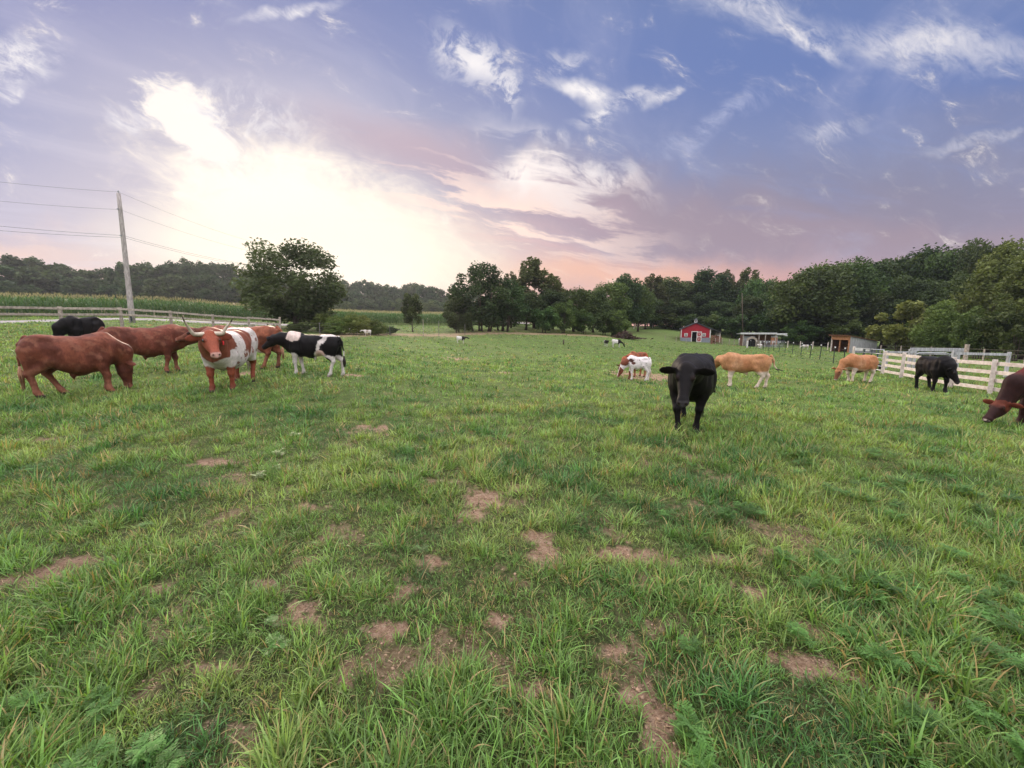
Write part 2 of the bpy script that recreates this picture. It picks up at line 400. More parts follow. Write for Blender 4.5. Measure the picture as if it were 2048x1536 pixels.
M_wood = mat('weathered_board', (.42, .36, .31), (.24, .20, .17), 9, .85, .4, stretch=(1, 1, 1))
M_newwood = mat('pale_pine_board', (.74, .66, .60), (.50, .42, .37), 7, .8, .35, lo=.3, hi=.7)
M_polewood = mat('pole_wood', (.34, .31, .29), (.20, .18, .17), 5, .85, .4, stretch=(3, 3, .3))
M_galv = mat('galvanised_steel', (.42, .44, .46), (.30, .32, .34), 10, .4, .05, metal=.7)
M_darkmetal = mat('dark_green_steel', (.02, .035, .035), (.012, .02, .02), 10, .5, .05)
M_wire = mat('fence_wire', (.20, .19, .18), None, 10, .5, 0, metal=.5)
M_cable = mat('power_cable', (.05, .05, .055), None, 10, .6, 0)
M_red = mat('red_siding', (.36, .012, .028), (.28, .010, .022), 3, .55, .1)
M_white = mat('white_trim', (.66, .64, .62), (.50, .48, .46), 6, .6, .1)
M_roof = mat('grey_shingles', (.075, .078, .09), (.05, .052, .06), 12, .8, .3)
M_stone = mat('grey_block_skirt', (.24, .26, .30), (.15, .17, .19), 9, .85, .4)
M_black = mat('interior_shade', (.012, .011, .011), None, 5, .9, 0)
M_tin = mat('pale_metal_roofing', (.62, .63, .64), (.50, .50, .50), 4, .4, .1, metal=.2)
M_greyboard = mat('silver_grey_board', (.44, .45, .47), (.25, .25, .26), 4, .85, .4, stretch=(5, 5, .35))
M_orange = mat('fresh_cedar_board', (.42, .20, .10), (.28, .12, .06), 6, .75, .3)
M_brownboard = mat('brown_board', (.22, .105, .068), (.12, .06, .04), 6, .8, .3)
M_cap = mat('white_insulator', (.8, .8, .78), None, 5, .4, 0)

# ground
m, t, b, o = newmat('pasture_soil'); M_ground = m
geo = t.node('ShaderNodeNewGeometry'); pos = geo.outputs['Position']
ad = t.node('ShaderNodeAttribute', attribute_name='dirt').outputs['Fac']
af = t.node('ShaderNodeAttribute', attribute_name='farg').outputs['Fac']
n1 = t.noise(pos, 1.3, 8, .65); n2 = t.noise(pos, 22, 7, .7); n3 = t.noise(pos, 140, 4, .7); n4 = t.noise(pos, .12, 5, .6); n5 = t.noise(pos, 5, 6, .65)
soil = t.ramp(n2, [(.3, (.13, .078, .050)), (.44, (.28, .180, .118)), (.54, (.40, .275, .19)), (.7, (.50, .38, .28))], 'LINEAR')
soil = t.mix(t.mr(n3, .45, .7, 0, .7), soil, (.20, .12, .085))
soil = t.mix(t.mr(n1, .5, .62, 0, .6), soil, (.22, .14, .10))
thatch = t.ramp(n2, [(.3, (.026, .038, .014)), (.5, (.065, .080, .030)), (.72, (.20, .16, .09))], 'LINEAR')
gcol = t.ramp(t.math('ADD', t.math('MULTIPLY', n5, .55), t.math('MULTIPLY', n1, .45)), [(.3, (.062, .105, .028)), (.5, (.105, .158, .044)), (.7, (.16, .20, .066))], 'LINEAR')
gcol = t.mix(t.mr(n4, .35, .65), gcol, t.mix(.5, gcol, (.10, .115, .045)))
base = t.mix(af, thatch, gcol)
base = t.mix(ad, base, soil)
t.put(b.inputs['Base Color'], base); b.inputs['Roughness'].default_value = .95; b.inputs['Specular IOR Level'].default_value = .1
bn = t.node('ShaderNodeBump'); bn.inputs['Strength'].default_value = 1.0; bn.inputs['Distance'].default_value = .045
t.put(bn.inputs['Height'], t.math('ADD', n2, t.math('MULTIPLY', n3, .5))); t.link(bn.outputs[0], b.inputs['Normal'])

# one sheet to the horizon: rings round the viewer, fine near, coarse far
rr = np.concatenate([np.linspace(.0, 1.0, 5)[:-1], np.geomspace(1.0, 1800, 430)])
th = np.concatenate([np.linspace(-62, 62, 620), np.linspace(62, 298, 60)[1:-1]]); th = np.radians(th)
RR, TH = np.meshgrid(rr, th, indexing='ij')
gx = RR * np.sin(TH); gy = RR * np.cos(TH); gzz = ground(gx, gy)
dirt = bare(gx, gy); farg = sstep(3, 13, RR)
nr, nt = RR.shape
ii, jj = np.meshgrid(np.arange(nr - 1), np.arange(nt), indexing='ij'); j2 = (jj + 1) % nt
Q = np.stack([ii * nt + jj, ii * nt + j2, (ii + 1) * nt + j2, (ii + 1) * nt + jj], -1).reshape(-1, 4)[:, ::-1]
g = mesh_np('ground', np.stack([gx, gy, gzz], -1).reshape(-1, 3), Q, [M_ground], smooth=True, attr={'dirt': dirt.ravel(), 'farg': farg.ravel()})
tag(g, 'gently rolling green pasture with bare soil patches', 'pasture', kind='structure')
# ------------------------------------------------------------------ grass
def blades(base, phi, L, wd, lean, curl, colr, S, tipcol=None):
    """S quads per blade; returns verts, quads, colours"""
    N = len(L); t = np.linspace(0, 1, S + 1)
    # bend: direction angle from vertical grows along the blade
    ang = lean[:, None] + curl[:, None] * t[None] ** 1.2
    seg = L[:, None] / S
    h = np.concatenate([np.zeros((N, 1)), np.cumsum(np.sin(ang[:, :-1]) * seg, 1)], 1)
    z = np.concatenate([np.zeros((N, 1)), np.cumsum(np.cos(ang[:, :-1]) * seg, 1)], 1)
    prof = np.array([.75, 1.0, .85, .5, .06]) if S == 4 else (np.array([.9, .9, .08]) if S == 2 else np.interp(t, [0, .3, 1], [.8, 1, .06]))
    wv = wd[:, None] * prof[None] * .5
    cx = base[:, 0, None] + np.cos(phi)[:, None] * h; cy = base[:, 1, None] + np.sin(phi)[:, None] * h; cz = base[:, 2, None] + z
    tw = phi + RNG.normal(0, .5, N)
    sx = -np.sin(tw)[:, None] * wv; sy = np.cos(tw)[:, None] * wv
    Vv = np.empty((N, S + 1, 2, 3), np.float32)
    Vv[:, :, 0] = np.stack([cx - sx, cy - sy, cz], -1); Vv[:, :, 1] = np.stack([cx + sx, cy + sy, cz], -1)
    Cc = np.empty((N, S + 1, 2, 3), np.float32); tt = t[None, :, None, None]
    tip = colr * np.array([1.12, 1.08, 1.0]) if tipcol is None else tipcol
    Cc[:] = colr[:, None, None, :] * (1 - tt) + tip[:, None, None, :] * tt
    idx = (np.arange(N) * (S + 1) * 2)[:, None] + (np.arange(S) * 2)[None]
    Qq = np.stack([idx, idx + 1, idx + 3, idx + 2], -1).reshape(-1, 4)
    return Vv.reshape(-1, 3), Qq, Cc.reshape(-1, 3)
def cat_parts(parts):
    V_, Q_, C_ = [], [], []; b = 0
    for v, q, c in parts: V_.append(v); Q_.append(q + b); C_.append(c); b += len(v)
    return np.concatenate(V_), np.concatenate(Q_), np.concatenate(C_)
def grass_height(x, y):
    r = np.hypot(x, y)
    n = vnoise(x, y, 4.2, 21, 3); n2 = vnoise(x, y, .5, 22, 2)
    h = .050 + .078 * sstep(.45, .68, n) + .03 * sstep(.45, .7, n2)
    h = h + .045 * sstep(2.2, 1.15, r) * sstep(.40, .65, n)                      # taller fringe close by
    right = sstep(1.2, 3.0, x) * sstep(8.5, 4.5, r); h = h + .045 * right * (.3 + n)
    lft = sstep(-1.2, -2.4, x) * sstep(4.2, 2.4, r); h = h + .08 * lft * (.3 + n)
    return h
def grass_color(N, x, y, yel=0.0):
    c = np.array([.112, .212, .056])[None] * np.ones((N, 1))
    k = vnoise(x, y, .9, 31, 3)[:, None]; k = sstep(.3, .7, k)
    c = c * (1 - k) + np.array([.188, .280, .082]) * k                # yellower swards
    k = sstep(.52, .75, vnoise(x, y, 1.4, 33, 2))[:, None]
    c = c * (1 - k) + np.array([.060, .150, .045]) * k                # bluish clumps
    c = c * RNG.uniform(.42, 1.72, (N, 1)) * RNG.uniform(.93, 1.07, (N, 3))
    dead = RNG.random(N) < .035 + .05 * sstep(.5, .7, vnoise(x, y, 1.1, 35, 2)) + yel
    c[dead] = np.array([.38, .30, .15]) * RNG.uniform(.6, 1.1, (dead.sum(), 1))
    return c
R0 = 300.0; parts = []
def zone(Dmin, Dmax, n_t, nb, S, wbase, um=1.62, keep=1.0):
    # tuft centres, density falling with distance
    e = .62
    D = (RNG.random(n_t) * (Dmax ** e - Dmin ** e) + Dmin ** e) ** (1 / e)
    n_t = int(n_t); x = RNG.uniform(-1, 1, n_t) * ((um - .15) * D + 2.4); y = D
    bm_ = bare(x, y); k = RNG.random(n_t) > bm_ * .97
    thin = sstep(.60, .35, vnoise(x, y, 3.2, 41, 2)) * .16 * sstep(30, 10, D); k &= RNG.random(n_t) > thin
    x, y, D, bm_ = x[k], y[k], D[k], bm_[k]; n = len(x)
    hh = grass_height(x, y) * (1 - .5 * bm_)
    sc = np.clip(D / 4, 1, None)
    th_ = RNG.uniform(.5, 1.5, n); tc_ = grass_color(n, x, y)
    bx = np.repeat(x, nb) ; by = np.repeat(y, nb); rad = np.repeat(.02 + .30 * hh, nb) * np.sqrt(RNG.random(n * nb)) * np.repeat(sc ** .55, nb)
    a = RNG.uniform(0, 2 * np.pi, n * nb); bx = bx + np.cos(a) * rad; by = by + np.sin(a) * rad
    bz = ground(bx, by) - .01
    L = np.repeat((.78 + .16 * sstep(2.2, 5, D)) * hh * th_, nb) * RNG.uniform(.5, 1.35, n * nb)
    wdt = 1.12 * wbase * RNG.uniform(.6, 1.4, n * nb) * np.repeat(sc ** .62, nb) * np.clip(L / .12, .7, 1.5)
    wind = .9                                                         # the sward leans a little one way
    ph = a + RNG.normal(0, .7, n * nb)
    lean = np.abs(RNG.normal(.55, .42, n * nb)); curl = np.abs(RNG.normal(.85, .6, n * nb))
    col = np.repeat(tc_, nb, 0) * RNG.uniform(.8, 1.22, (n * nb, 1))
    d = RNG.random(n * nb) < .035; col[d] = np.array([.36, .28, .15]) * RNG.uniform(.6, 1.1, (d.sum(), 1))
    tip = col * np.array([1.2, 1.1, .95]); dt = RNG.random(n * nb) < .07; tip[dt] = np.array([.34, .27, .12])
    parts.append(blades(np.stack([bx, by, bz], -1), ph, L, wdt, lean, curl, col, S, tip))
zone(.5, 3.2, 33000, 12, 4, .0050, 1.55)
zone(3.2, 9, 52000, 9, 3, .0058)
zone(9, 26, 46000, 7, 2, .0075)
zone(26, 75, 26000, 6, 2, .0110, 1.5)
# long arching strands in the fringe right in front
n = 2200; D = RNG.uniform(.8, 2.3, n); u = RNG.uniform(-1.7, 1.7, n); x = u * D; y = D
k = (bare(x, y) < .35) & (vnoise(x, y, 1.9, 51, 2) > .44); x, y = x[k], y[k]; n = len(x)
nb = 5; bx = np.repeat(x, nb) + RNG.normal(0, .025, n * nb); by = np.repeat(y, nb) + RNG.normal(0, .025, n * nb)
near = sstep(2.5, 1.2, np.hypot(bx, by))
col = grass_color(n * nb, bx, by, .04) * 1.1
parts.append(blades(np.stack([bx, by, ground(bx, by) - .01], -1), RNG.uniform(0, 6.28, n * nb), RNG.uniform(.08, .19, n * nb) * (.7 + .4 * near), RNG.uniform(.004, .0085, n * nb), np.abs(RNG.normal(.2, .18, n * nb)), np.abs(RNG.normal(1.1, .6, n * nb)), col, 4))
# dry straw lying on the bare soil
n = 26000; D = RNG.uniform(.9, 7, n); x = RNG.uniform(-1.5, 1.5, n) * D; y = D; k = bare(x, y) > .15; x, y = x[k], y[k]; n = len(x)
col = np.array([.46, .34, .22]) * RNG.uniform(.35, 1.2, (n, 1))
parts.append(blades(np.stack([x, y, ground(x, y) + .004], -1), RNG.uniform(0, 6.28, n), RNG.uniform(.015, .07, n), RNG.uniform(.0012, .003, n), RNG.uniform(1.25, 1.55, n), RNG.normal(0, .12, n), col, 2))
# crumbs and clods of earth on the bare places
n = 60000; D = RNG.uniform(.9, 6, n); x = RNG.uniform(-1.5, 1.5, n) * D; y = D; k = bare(x, y) > .35; x, y, D = x[k], y[k], D[k]; n = len(x); sz = np.minimum(RNG.exponential(.0016, n) + .0010, .0065) * RNG.choice([1, 1, 1, 1.5], n)
cub = np.array([(a, b_, c_) for a in (-1, 1) for b_ in (-1, 1) for c_ in (-.6, .8)], float); vv = cub[None] * RNG.uniform(.45, 1.2, (n, 8, 3)) * sz[:, None, None]; a = RNG.uniform(0, 6.28, n); ca, sa = np.cos(a)[:, None], np.sin(a)[:, None]
vx = vv[..., 0] * ca - vv[..., 1] * sa + x[:, None]; vy = vv[..., 0] * sa + vv[..., 1] * ca + y[:, None]; vz = vv[..., 2] + (ground(x, y) + .002)[:, None]
qq = (np.arange(n) * 8)[:, None, None] + np.array([(0, 1, 3, 2), (4, 6, 7, 5), (0, 4, 5, 1), (2, 3, 7, 6), (0, 2, 6, 4), (1, 5, 7, 3)])[None]
cc = np.array([.27, .18, .12]) * RNG.uniform(.4, 1.35, (n, 1))
M_crumb = mat('soil_crumb', (.3, .2, .14)); M_crumb.node_tree.nodes.clear(); t = NT(M_crumb.node_tree); o = t.node('ShaderNodeOutputMaterial'); b = t.node('ShaderNodeBsdfPrincipled'); t.link(b.outputs[0], o.inputs[0]); t.link(t.node('ShaderNodeAttribute', attribute_name='col').outputs['Color'], b.inputs['Base Color']); b.inputs['Roughness'].default_value = .95
tag(mesh_np('soil_crumbs', np.stack([vx, vy, vz], -1).reshape(-1, 3), qq.reshape(-1, 4), [M_crumb], colors=np.repeat(cc, 8, 0)), 'loose crumbs of earth on the bare soil patches', 'soil', kind='stuff')
Vg, Qg, Cg = cat_parts(parts)
gr = mesh_np('grass', Vg, Qg, [M_grass], colors=Cg); tag(gr, 'uneven tufted pasture grass with dry tips', 'grass', kind='stuff')

# feathery broad-leaved weeds: compound leaves of small toothed leaflets
def weed_leaf(o, phi, L, rise, col, nleaf=9):
    """one fern-like leaf: returns quads"""
    out_v, out_q, out_c = [], [], []
    t = np.linspace(.12, 1, nleaf); d = np.array([math.cos(phi), math.sin(phi), 0]); s_ = np.array([-d[1], d[0], 0])
    for k, tt in enumerate(t):
        p = o + d * L * tt * math.cos(rise) * (1 - .1 * tt) + np.array([0, 0, L * (math.sin(rise) * tt - .35 * tt * tt)])
        ll = L * .30 * math.sin(math.pi * (tt * .8 + .12)) + .008
        for sgn in (-1, 1):
            dirn = s_ * sgn * .85 + d * .55 + np.array([0, 0, random.uniform(-.25, .25)]); dirn /= np.linalg.norm(dirn)
            nrm = np.cross(dirn, np.array([0, 0, 1.])); w_ = ll * .13
            for q in (0.0, .35, .7):           # two lobes per leaflet
                a = p + dirn * ll * q; bq = p + dirn * ll * (q + .55)
                b0 = len(out_v)
                out_v += [a, a + (bq - a) * .5 + nrm * w_, bq, a + (bq - a) * .5 - nrm * w_]; out_q.append([b0, b0 + 1, b0 + 2, b0 + 3]); out_c += [col * random.uniform(.8, 1.2)] * 4
    return out_v, out_q, out_c
tmpl = []
for v in range(6):
    vs, qs, cs = [], [], []; nl = random.randint(7, 11)
    for k in range(nl):
        a = k * 2.4 + random.uniform(-.3, .3); c = np.array([.085, .19, .040]) * random.uniform(.75, 1.35)
        v_, q_, c_ = weed_leaf(np.array([0, 0, .01 + .05 * k / nl]), a, random.uniform(.06, .12), random.uniform(.35, 1.2), c)
        b0 = len(vs); vs += v_; qs += [[i + b0 for i in q] for q in q_]; cs += c_
    tmpl.append((np.array(vs), np.array(qs), np.array(cs)))
wp = []
cand = []
for _ in range(2600):
    D = random.uniform(1.0, 9) ** 1.0; u = random.uniform(-1.6, 1.6); x = u * D; y = D
    r_ = math.hypot(x, y)
    dens = .03 + .75 * float(sstep(1.0, 3.2, x)) * float(sstep(9, 5, r_)) + .8 * float(sstep(-.7, -1.6, x)) * float(sstep(3.2, 1.8, r_)) + .25 * float(sstep(.2, .7, x)) * float(sstep(2.0, 1.4, r_))
    if vnoise(np.array([x]), np.array([y]), 1.3, 61, 2)[0] < .46: dens *= .2
    if random.random() < dens * .6: cand.append((x, y))
cx_ = np.array([c[0] for c in cand]); cy_ = np.array([c[1] for c in cand]); cb = bare(cx_, cy_); cz_ = ground(cx_, cy_)
for x, y, bb, z in zip(cx_, cy_, cb, cz_):
    if bb > .4: continue
    v_, q_, c_ = tmpl[random.randrange(6)]; a = random.uniform(0, 6.28); s_ = random.uniform(.6, 1.15)
    ca, sa = math.cos(a) * s_, math.sin(a) * s_
    vv = np.stack([v_[:, 0] * ca - v_[:, 1] * sa + x, v_[:, 0] * sa + v_[:, 1] * ca + y, v_[:, 2] * s_ * 1.2 + z + .02], -1)
    wp.append((vv, q_, c_ * random.uniform(.8, 1.25)))
Vw, Qw, Cw = cat_parts(wp)
wd_ = mesh_np('weeds', Vw, Qw, [M_grass], colors=Cw); tag(wd_, 'feathery green weeds growing among the grass', 'weeds', kind='stuff')
# ------------------------------------------------------------------ trees
def crown_mesh(name, rx, rz, zc, nl, leaf, seed, lobes=46, shape='round', airy=0.0, c0=(.040, .075, .022), c1=(.085, .125, .035), low=-.8):
    rg = np.random.default_rng(seed)
    # lobe centres spread through the crown's envelope
    d = rg.normal(size=(lobes, 3)); d /= np.linalg.norm(d, axis=1)[:, None]
    rad = rg.uniform(.35, 1.0, lobes) ** .6
    d[:, 2] = np.maximum(d[:, 2], low)
    c = d * rad[:, None]
    if shape == 'cone': c[:, :2] *= (1.08 - .62 * (c[:, 2:3] + 1) / 2 * 1.1)
    if shape == 'tall': c[:, :2] *= (1.0 - .35 * np.clip(c[:, 2:3], 0, 1))
    lr = rg.uniform(.16, .34, lobes) * (1 - .25 * airy)
    lc = rg.uniform(.0, 1, lobes)
    wts = lr ** 2; wts /= wts.sum()
    li = rg.choice(lobes, nl, p=wts)
    q = rg.normal(size=(nl, 3)); q /= np.linalg.norm(q, axis=1)[:, None]
    rr_ = np.where(rg.random(nl) < .72, rg.uniform(.70, 1.05, nl), rg.uniform(.2, 1.28, nl))
    # ragged twigs
    twig = 1 + .30 * np.maximum(0, np.sin(q[:, 0] * 9 + lc[li] * 40) * np.sin(q[:, 2] * 8 + lc[li] * 17)) 
    p = c[li] + q * (lr[li] * rr_ * twig)[:, None] * np.array([1, 1, .78])
    p = p * np.array([rx, rx, rz]) + np.array([0, 0, zc])
    p[:, 2] = np.maximum(p[:, 2], rg.uniform(.1, .8, nl))
    # leaf sprays: bent four-sided faces
    n1 = rg.normal(size=(nl, 3)); n1[:, 2] *= .6; n1 /= np.linalg.norm(n1, axis=1)[:, None]
    n2 = np.cross(n1, rg.normal(size=(nl, 3))); n2 /= np.linalg.norm(n2, axis=1)[:, None] + 1e-9
    s1 = leaf * rg.uniform(.3, 1.0, nl) ** 1.0 * 1.55; s2 = s1 * rg.uniform(.35, .8, nl)
    Vv = np.stack([p - n1 * s1[:, None], p + n2 * s2[:, None], p + n1 * s1[:, None], p - n2 * s2[:, None] * .8], 1).reshape(-1, 3)
    Qq = np.arange(nl * 4).reshape(-1, 4)
    k = np.clip(lc[li] * .7 + rg.random(nl) * .45, 0, 1)[:, None]
    col = np.array(c0) * (1 - k) + np.array(c1) * k; col *= rg.uniform(.8, 1.25, (nl, 1))
    col = np.repeat(col, 4, 0)
    me_o = mesh_np(name, Vv, Qq, [M_leaf], colors=col)
    return me_o
def trunk_mb(h, r, seed, limbs=7, spread=1.6, multi=1, top=.75):
    rg = random.Random(seed); mb = MB()
    for s in range(multi):
        ox, oy = (0, 0) if multi == 1 else (rg.uniform(-spread, spread), rg.uniform(-.6, .6)); r0 = r if multi == 1 else r * .5
        lx, ly = rg.uniform(-.3, .3) * spread * .4 + ox * .5, rg.uniform(-.3, .3)
        pts_ = []; H_ = h * top * rg.uniform(.85, 1.05)
        for k in range(7):
            t = k / 6; pts_.append((ox + lx * t + .12 * math.sin(t * 7 + s + seed) * h / 12, oy + ly * t, -.15 + H_ * t))
        rs = [r0 * (1.45 if k == 0 else 1.02 - .13 * k) for k in range(7)]
        mb.tube(pts_, rs, 8)
        for k in range(limbs if multi == 1 else 3):
            t = .22 + .7 * k / max(limbs, 1); a = k * 2.39 + rg.uniform(-.4, .4); b0 = np.array(pts_[min(6, int(t * 6))]); ln = h * .30 * (1.15 - t)
            e = b0 + np.array([math.cos(a) * ln, math.sin(a) * ln, ln * rg.uniform(.4, .9)]); mid = (b0 + e) / 2 + np.array([0, 0, -.08 * ln])
            mb.tube([b0, mid, e], [r0 * .42 * (1.2 - t), r0 * .28 * (1.2 - t), r0 * .08], 6)
    return mb
PROTO = {}
def proto(key, h, rx, rz, zc, nl, leaf, seed, trunk, **kw):
    """unit designs about h metres tall; copies are scaled"""
    PROTO[key] = dict(h=h, rx=rx, crown=None, args=(rx, rz, zc, nl, leaf, seed), kw=kw, trunk=trunk, cm=None, tm=None)
G_dk = dict(c0=(.014, .032, .010), c1=(.058, .095, .028)); G_md = dict(c0=(.015, .038, .009), c1=(.086, .138, .034)); G_lt = dict(c0=(.050, .078, .018), c1=(.135, .175, .046))
G_ol = dict(c0=(.045, .055, .018), c1=(.095, .105, .035))
proto('spreading', 11, 5.0, 5.2, 5.7, 22000, .17, 1, dict(h=10, r=.32, seed=1, limbs=9), lobes=105, airy=.5, low=-.92, c0=(.026, .042, .015), c1=(.075, .100, .034))
proto('small', 5.4, 1.35, 2.1, 3.2, 5200, .12, 2, dict(h=5, r=.10, seed=2, limbs=5), lobes=40, airy=.2, **G_md)
proto('multi', 9, 4.3, 4.3, 4.8, 17000, .16, 3, dict(h=8, r=.26, seed=3, multi=5, spread=2.2), lobes=55, airy=.4, **G_dk)
proto('multib', 9, 3.8, 4.3, 4.6, 14000, .16, 4, dict(h=8, r=.26, seed=8, multi=4, spread=1.8), lobes=48, airy=.5, c0=(.030, .048, .016), c1=(.065, .090, .028))
proto('oak', 16, 6.4, 6.8, 9.0, 17000, .27, 5, dict(h=15, r=.38, seed=5), lobes=80, low=-.9, **G_md)
proto('oakb', 16, 6.0, 6.6, 9.2, 16000, .26, 6, dict(h=15, r=.36, seed=6), lobes=70, low=-.9, **G_dk)
proto('tall', 20, 4.6, 8.6, 11.2, 15000, .27, 7, dict(h=19, r=.30, seed=7), lobes=70, shape='tall', airy=.5, **G_dk)
proto('tallb', 20, 4.2, 8.2, 11.6, 12000, .26, 9, dict(h=19, r=.28, seed=9), lobes=60, shape='tall', airy=.8, **G_ol)
proto('bright', 12, 4.6, 5.6, 6.2, 17000, .17, 10, dict(h=11, r=.28, seed=10), lobes=75, shape='cone', airy=.5, **G_lt)
proto('bushy', 6, 3.0, 2.9, 2.9, 9000, .15, 11, dict(h=5, r=.14, seed=11, multi=4, spread=.9), lobes=40, airy=.4, low=-1, **G_md)
proto('bushlt', 6, 3.0, 2.7, 2.7, 8000, .16, 12, dict(h=5, r=.14, seed=12, multi=4, spread=.9), lobes=38, airy=.5, low=-1, **G_lt)
proto('mound', 6, 3.0, 2.9, 2.6, 11000, .15, 21, dict(h=4, r=.08, seed=21, multi=4, spread=.9), lobes=60, low=-.7, c0=(.05, .085, .016), c1=(.17, .20, .055))
proto('farwood', 18, 6.2, 6.6, 11.2, 7000, .45, 13, dict(h=16, r=.35, seed=13), lobes=46, low=-1, **G_dk)
proto('farwoodb', 18, 5.0, 6.8, 11.0, 6000, .45, 14, dict(h=16, r=.35, seed=14), lobes=40, low=-1, **G_dk)
CAT = 'tree'
def tree(key, px, D, top=None, width=None, h=None, label=None, group=None, cat='tree', name='tree', yaw=None, wx=None):
    p = PROTO[key]; b = at(px, D)
    if h is None: h = P(px, top, D)[2] - b[2]
    sz = h / p['h']
    sx = sz if width is None else (width / F * D / 2) / (p['rx'] * 1.08)
    o = empty(name, b, random.uniform(0, 6.28) if yaw is None else yaw, label, cat, group)
    o.scale = (sx, sx, sz)
    if p['cm'] is None:
        c = crown_mesh('crown', *p['args'], **p['kw']); c.parent = o; p['cm'] = c
        t_ = trunk_mb(**p['trunk']).build('trunk', M_bark, o, smooth=True); p['tm'] = t_
    else:
        for s in (p['cm'], p['tm']):
            c = s.copy(); COL.objects.link(c); c.parent = o
    return o
rt = random.Random(42)
LAND = [(-110, 'well beyond the left frame edge'), (-60, 'just beyond the left frame edge'), (0, 'at the left frame edge'), (50, 'above the left end of the corn'), (90, 'left of the first fence post'), (120, 'over the first fence post'), (200, 'just left of the utility pole'), (290, 'just right of the utility pole'), (360, 'above the third fence post'), (440, 'above the long horns'), (520, 'left of the spreading tree'), (600, 'behind the spreading tree'),
        (700, 'right of the spreading tree'), (655, 'at the right edge of the spreading tree'), (760, 'above the far bushes'), (825, 'behind the young tree'), (890, 'left of the middle clump'), (960, 'behind the bare trunks'), (1050, 'right of the bare trunks'), (1100, 'under the lacy trees'), (1150, 'midway along the hedge line'), (1200, 'left of the brush pile'), (1245, 'above the brush pile'),
        (1290, 'over the grassy rise'), (1340, 'left of the red barn'), (1395, 'behind the red barn'), (1440, 'right of the barn cupola'), (1470, 'left of the thin bare pole'), (1505, 'right of the thin bare pole'), (1550, 'behind the pale side roof'), (1600, 'left of the open shed'), (1660, 'behind the orange fascia'), (1710, 'behind the silver board wall'), (1760, 'right of the open shed'),
        (1810, 'above the grey crossbeam'), (1870, 'above the black bull'), (1920, 'above the weathered single post'), (1960, 'behind the conical tree'), (2010, 'near the right frame edge'), (2080, 'beyond the right frame edge')]
SEENL = {}
def where(px, tp, noun):
    l = min(LAND, key=lambda q: abs(q[0] - px))[1]; lay = 'tall' if tp < 550 else ('mid height' if tp < 585 else ('low' if tp < 620 else 'lowest, shrubby'))
    s_ = '%s dark %s %s' % (lay, noun, l)
    k = SEENL.get(s_, 0); SEENL[s_] = k + 1
    return s_ + ('', ', close neighbour', ', third one there')[min(k, 2)]
tree('spreading', 592, 44, 484, 192, label='dark rounded spreading tree beside the end post of the left fence', name='spreading_tree', yaw=.7)
tree('small', 825, 54, 585, 40, label='small slim young tree alone in front of the cornfield', name='young_tree')
# clump over the dry ground in the middle
CL = [('multib', 915, 57, 598, 66, 'low olive tree at the left edge of the middle clump'), ('multi', 962, 60, 540, 130, 'dark multi stemmed tree with bare trunks in the middle clump'),
      ('multi', 1005, 63, 566, 110, 'dense dark tree with low boughs right of the bare trunks'), ('tallb', 1022, 74, 545, 46, 'thin airy tree peeping out behind the middle clump'),
      ('tallb', 1068, 78, 516, 92, 'tallest lacy tree rising from the middle of the tree line'), ('tallb', 1105, 80, 548, 64, 'lacy tree just right of the tallest one in the tree line')]
for k_, px, D, tp, wdp, lb in CL: tree(k_, px, D, tp, wdp, label=lb, group='trees of the middle clump', name='clump_tree')
ML = [('oakb', 1052, 70, 585, 80), ('oakb', 1098, 72, 584, 84), ('oak', 1146, 74, 574, 84), ('bushy', 1090, 64, 612, 60), ('bushy', 1128, 66, 600, 52), ('oakb', 1186, 78, 580, 74), ('bushy', 1166, 68, 618, 50),
      ('oak', 1216, 84, 562, 80), ('oakb', 1250, 88, 552, 70), ('bushlt', 1238, 72, 612, 46), ('bushy', 1210, 71, 620, 52), ('oak', 1276, 92, 566, 64)]
for i, (k_, px, D, tp, wdp) in enumerate(ML): tree(k_, px, D, tp, wdp, label=where(px, tp, 'hedgerow tree'), group='trees of the middle hedge line', name='hedgerow_tree')
# wood behind the barn: (kind, px, D, top)
BK = [('tallb', 1304, 106, 549, 62), ('oakb', 1338, 112, 558, 84), ('oakb', 1372, 116, 566, 80), ('tall', 1412, 112, 532, 84), ('tallb', 1440, 118, 541, 60), ('oakb', 1462, 110, 578, 80), ('tallb', 1488, 108, 536, 60), ('oak', 1512, 100, 552, 74),
      ('oakb', 1318, 118, 575, 80), ('oakb', 1392, 108, 590, 76), ('oakb', 1440, 104, 605, 74), ('oakb', 1350, 106, 600, 70), ('oak', 1545, 98, 560, 70), ('oakb', 1290, 100, 592, 66), ('oakb', 1500, 96, 596, 78), ('bushy', 1470, 92, 628, 70), ('bushy', 1536, 88, 622, 70), ('bushy', 1418, 98, 628, 64), ('bushy', 1330, 102, 626, 60), ('bushy', 1375, 100, 628, 60)]
for k_, px, D, tp, wdp in BK: tree(k_, px, D, tp, wdp, label=where(px, tp, 'woodland tree'), group='trees in the wood behind the barn', name='woodland_tree')
RK = [('oak', 1612, 76, 528, 150, 'broad dark green tree behind the open shed'), ('oak', 1678, 80, 522, 130, 'second broad tree right of the one behind the open shed')]
for k_, px, D, tp, wdp, lb in RK: tree(k_, px, D, tp, wdp, label=lb, name='broad_tree')
for px_ in list(range(1010, 1240, 30)) + list(range(1240, 1400, 16)) + list(range(1400, 1580, 30)):
    tree('bushy', px_ + rt.uniform(-6, 6), 122 + rt.uniform(-10, 12), 606 + rt.uniform(-12, 14), 80, label=where(px_, 640, 'undergrowth tree'), group='undergrowth trees under the wood', name='undergrowth_tree')
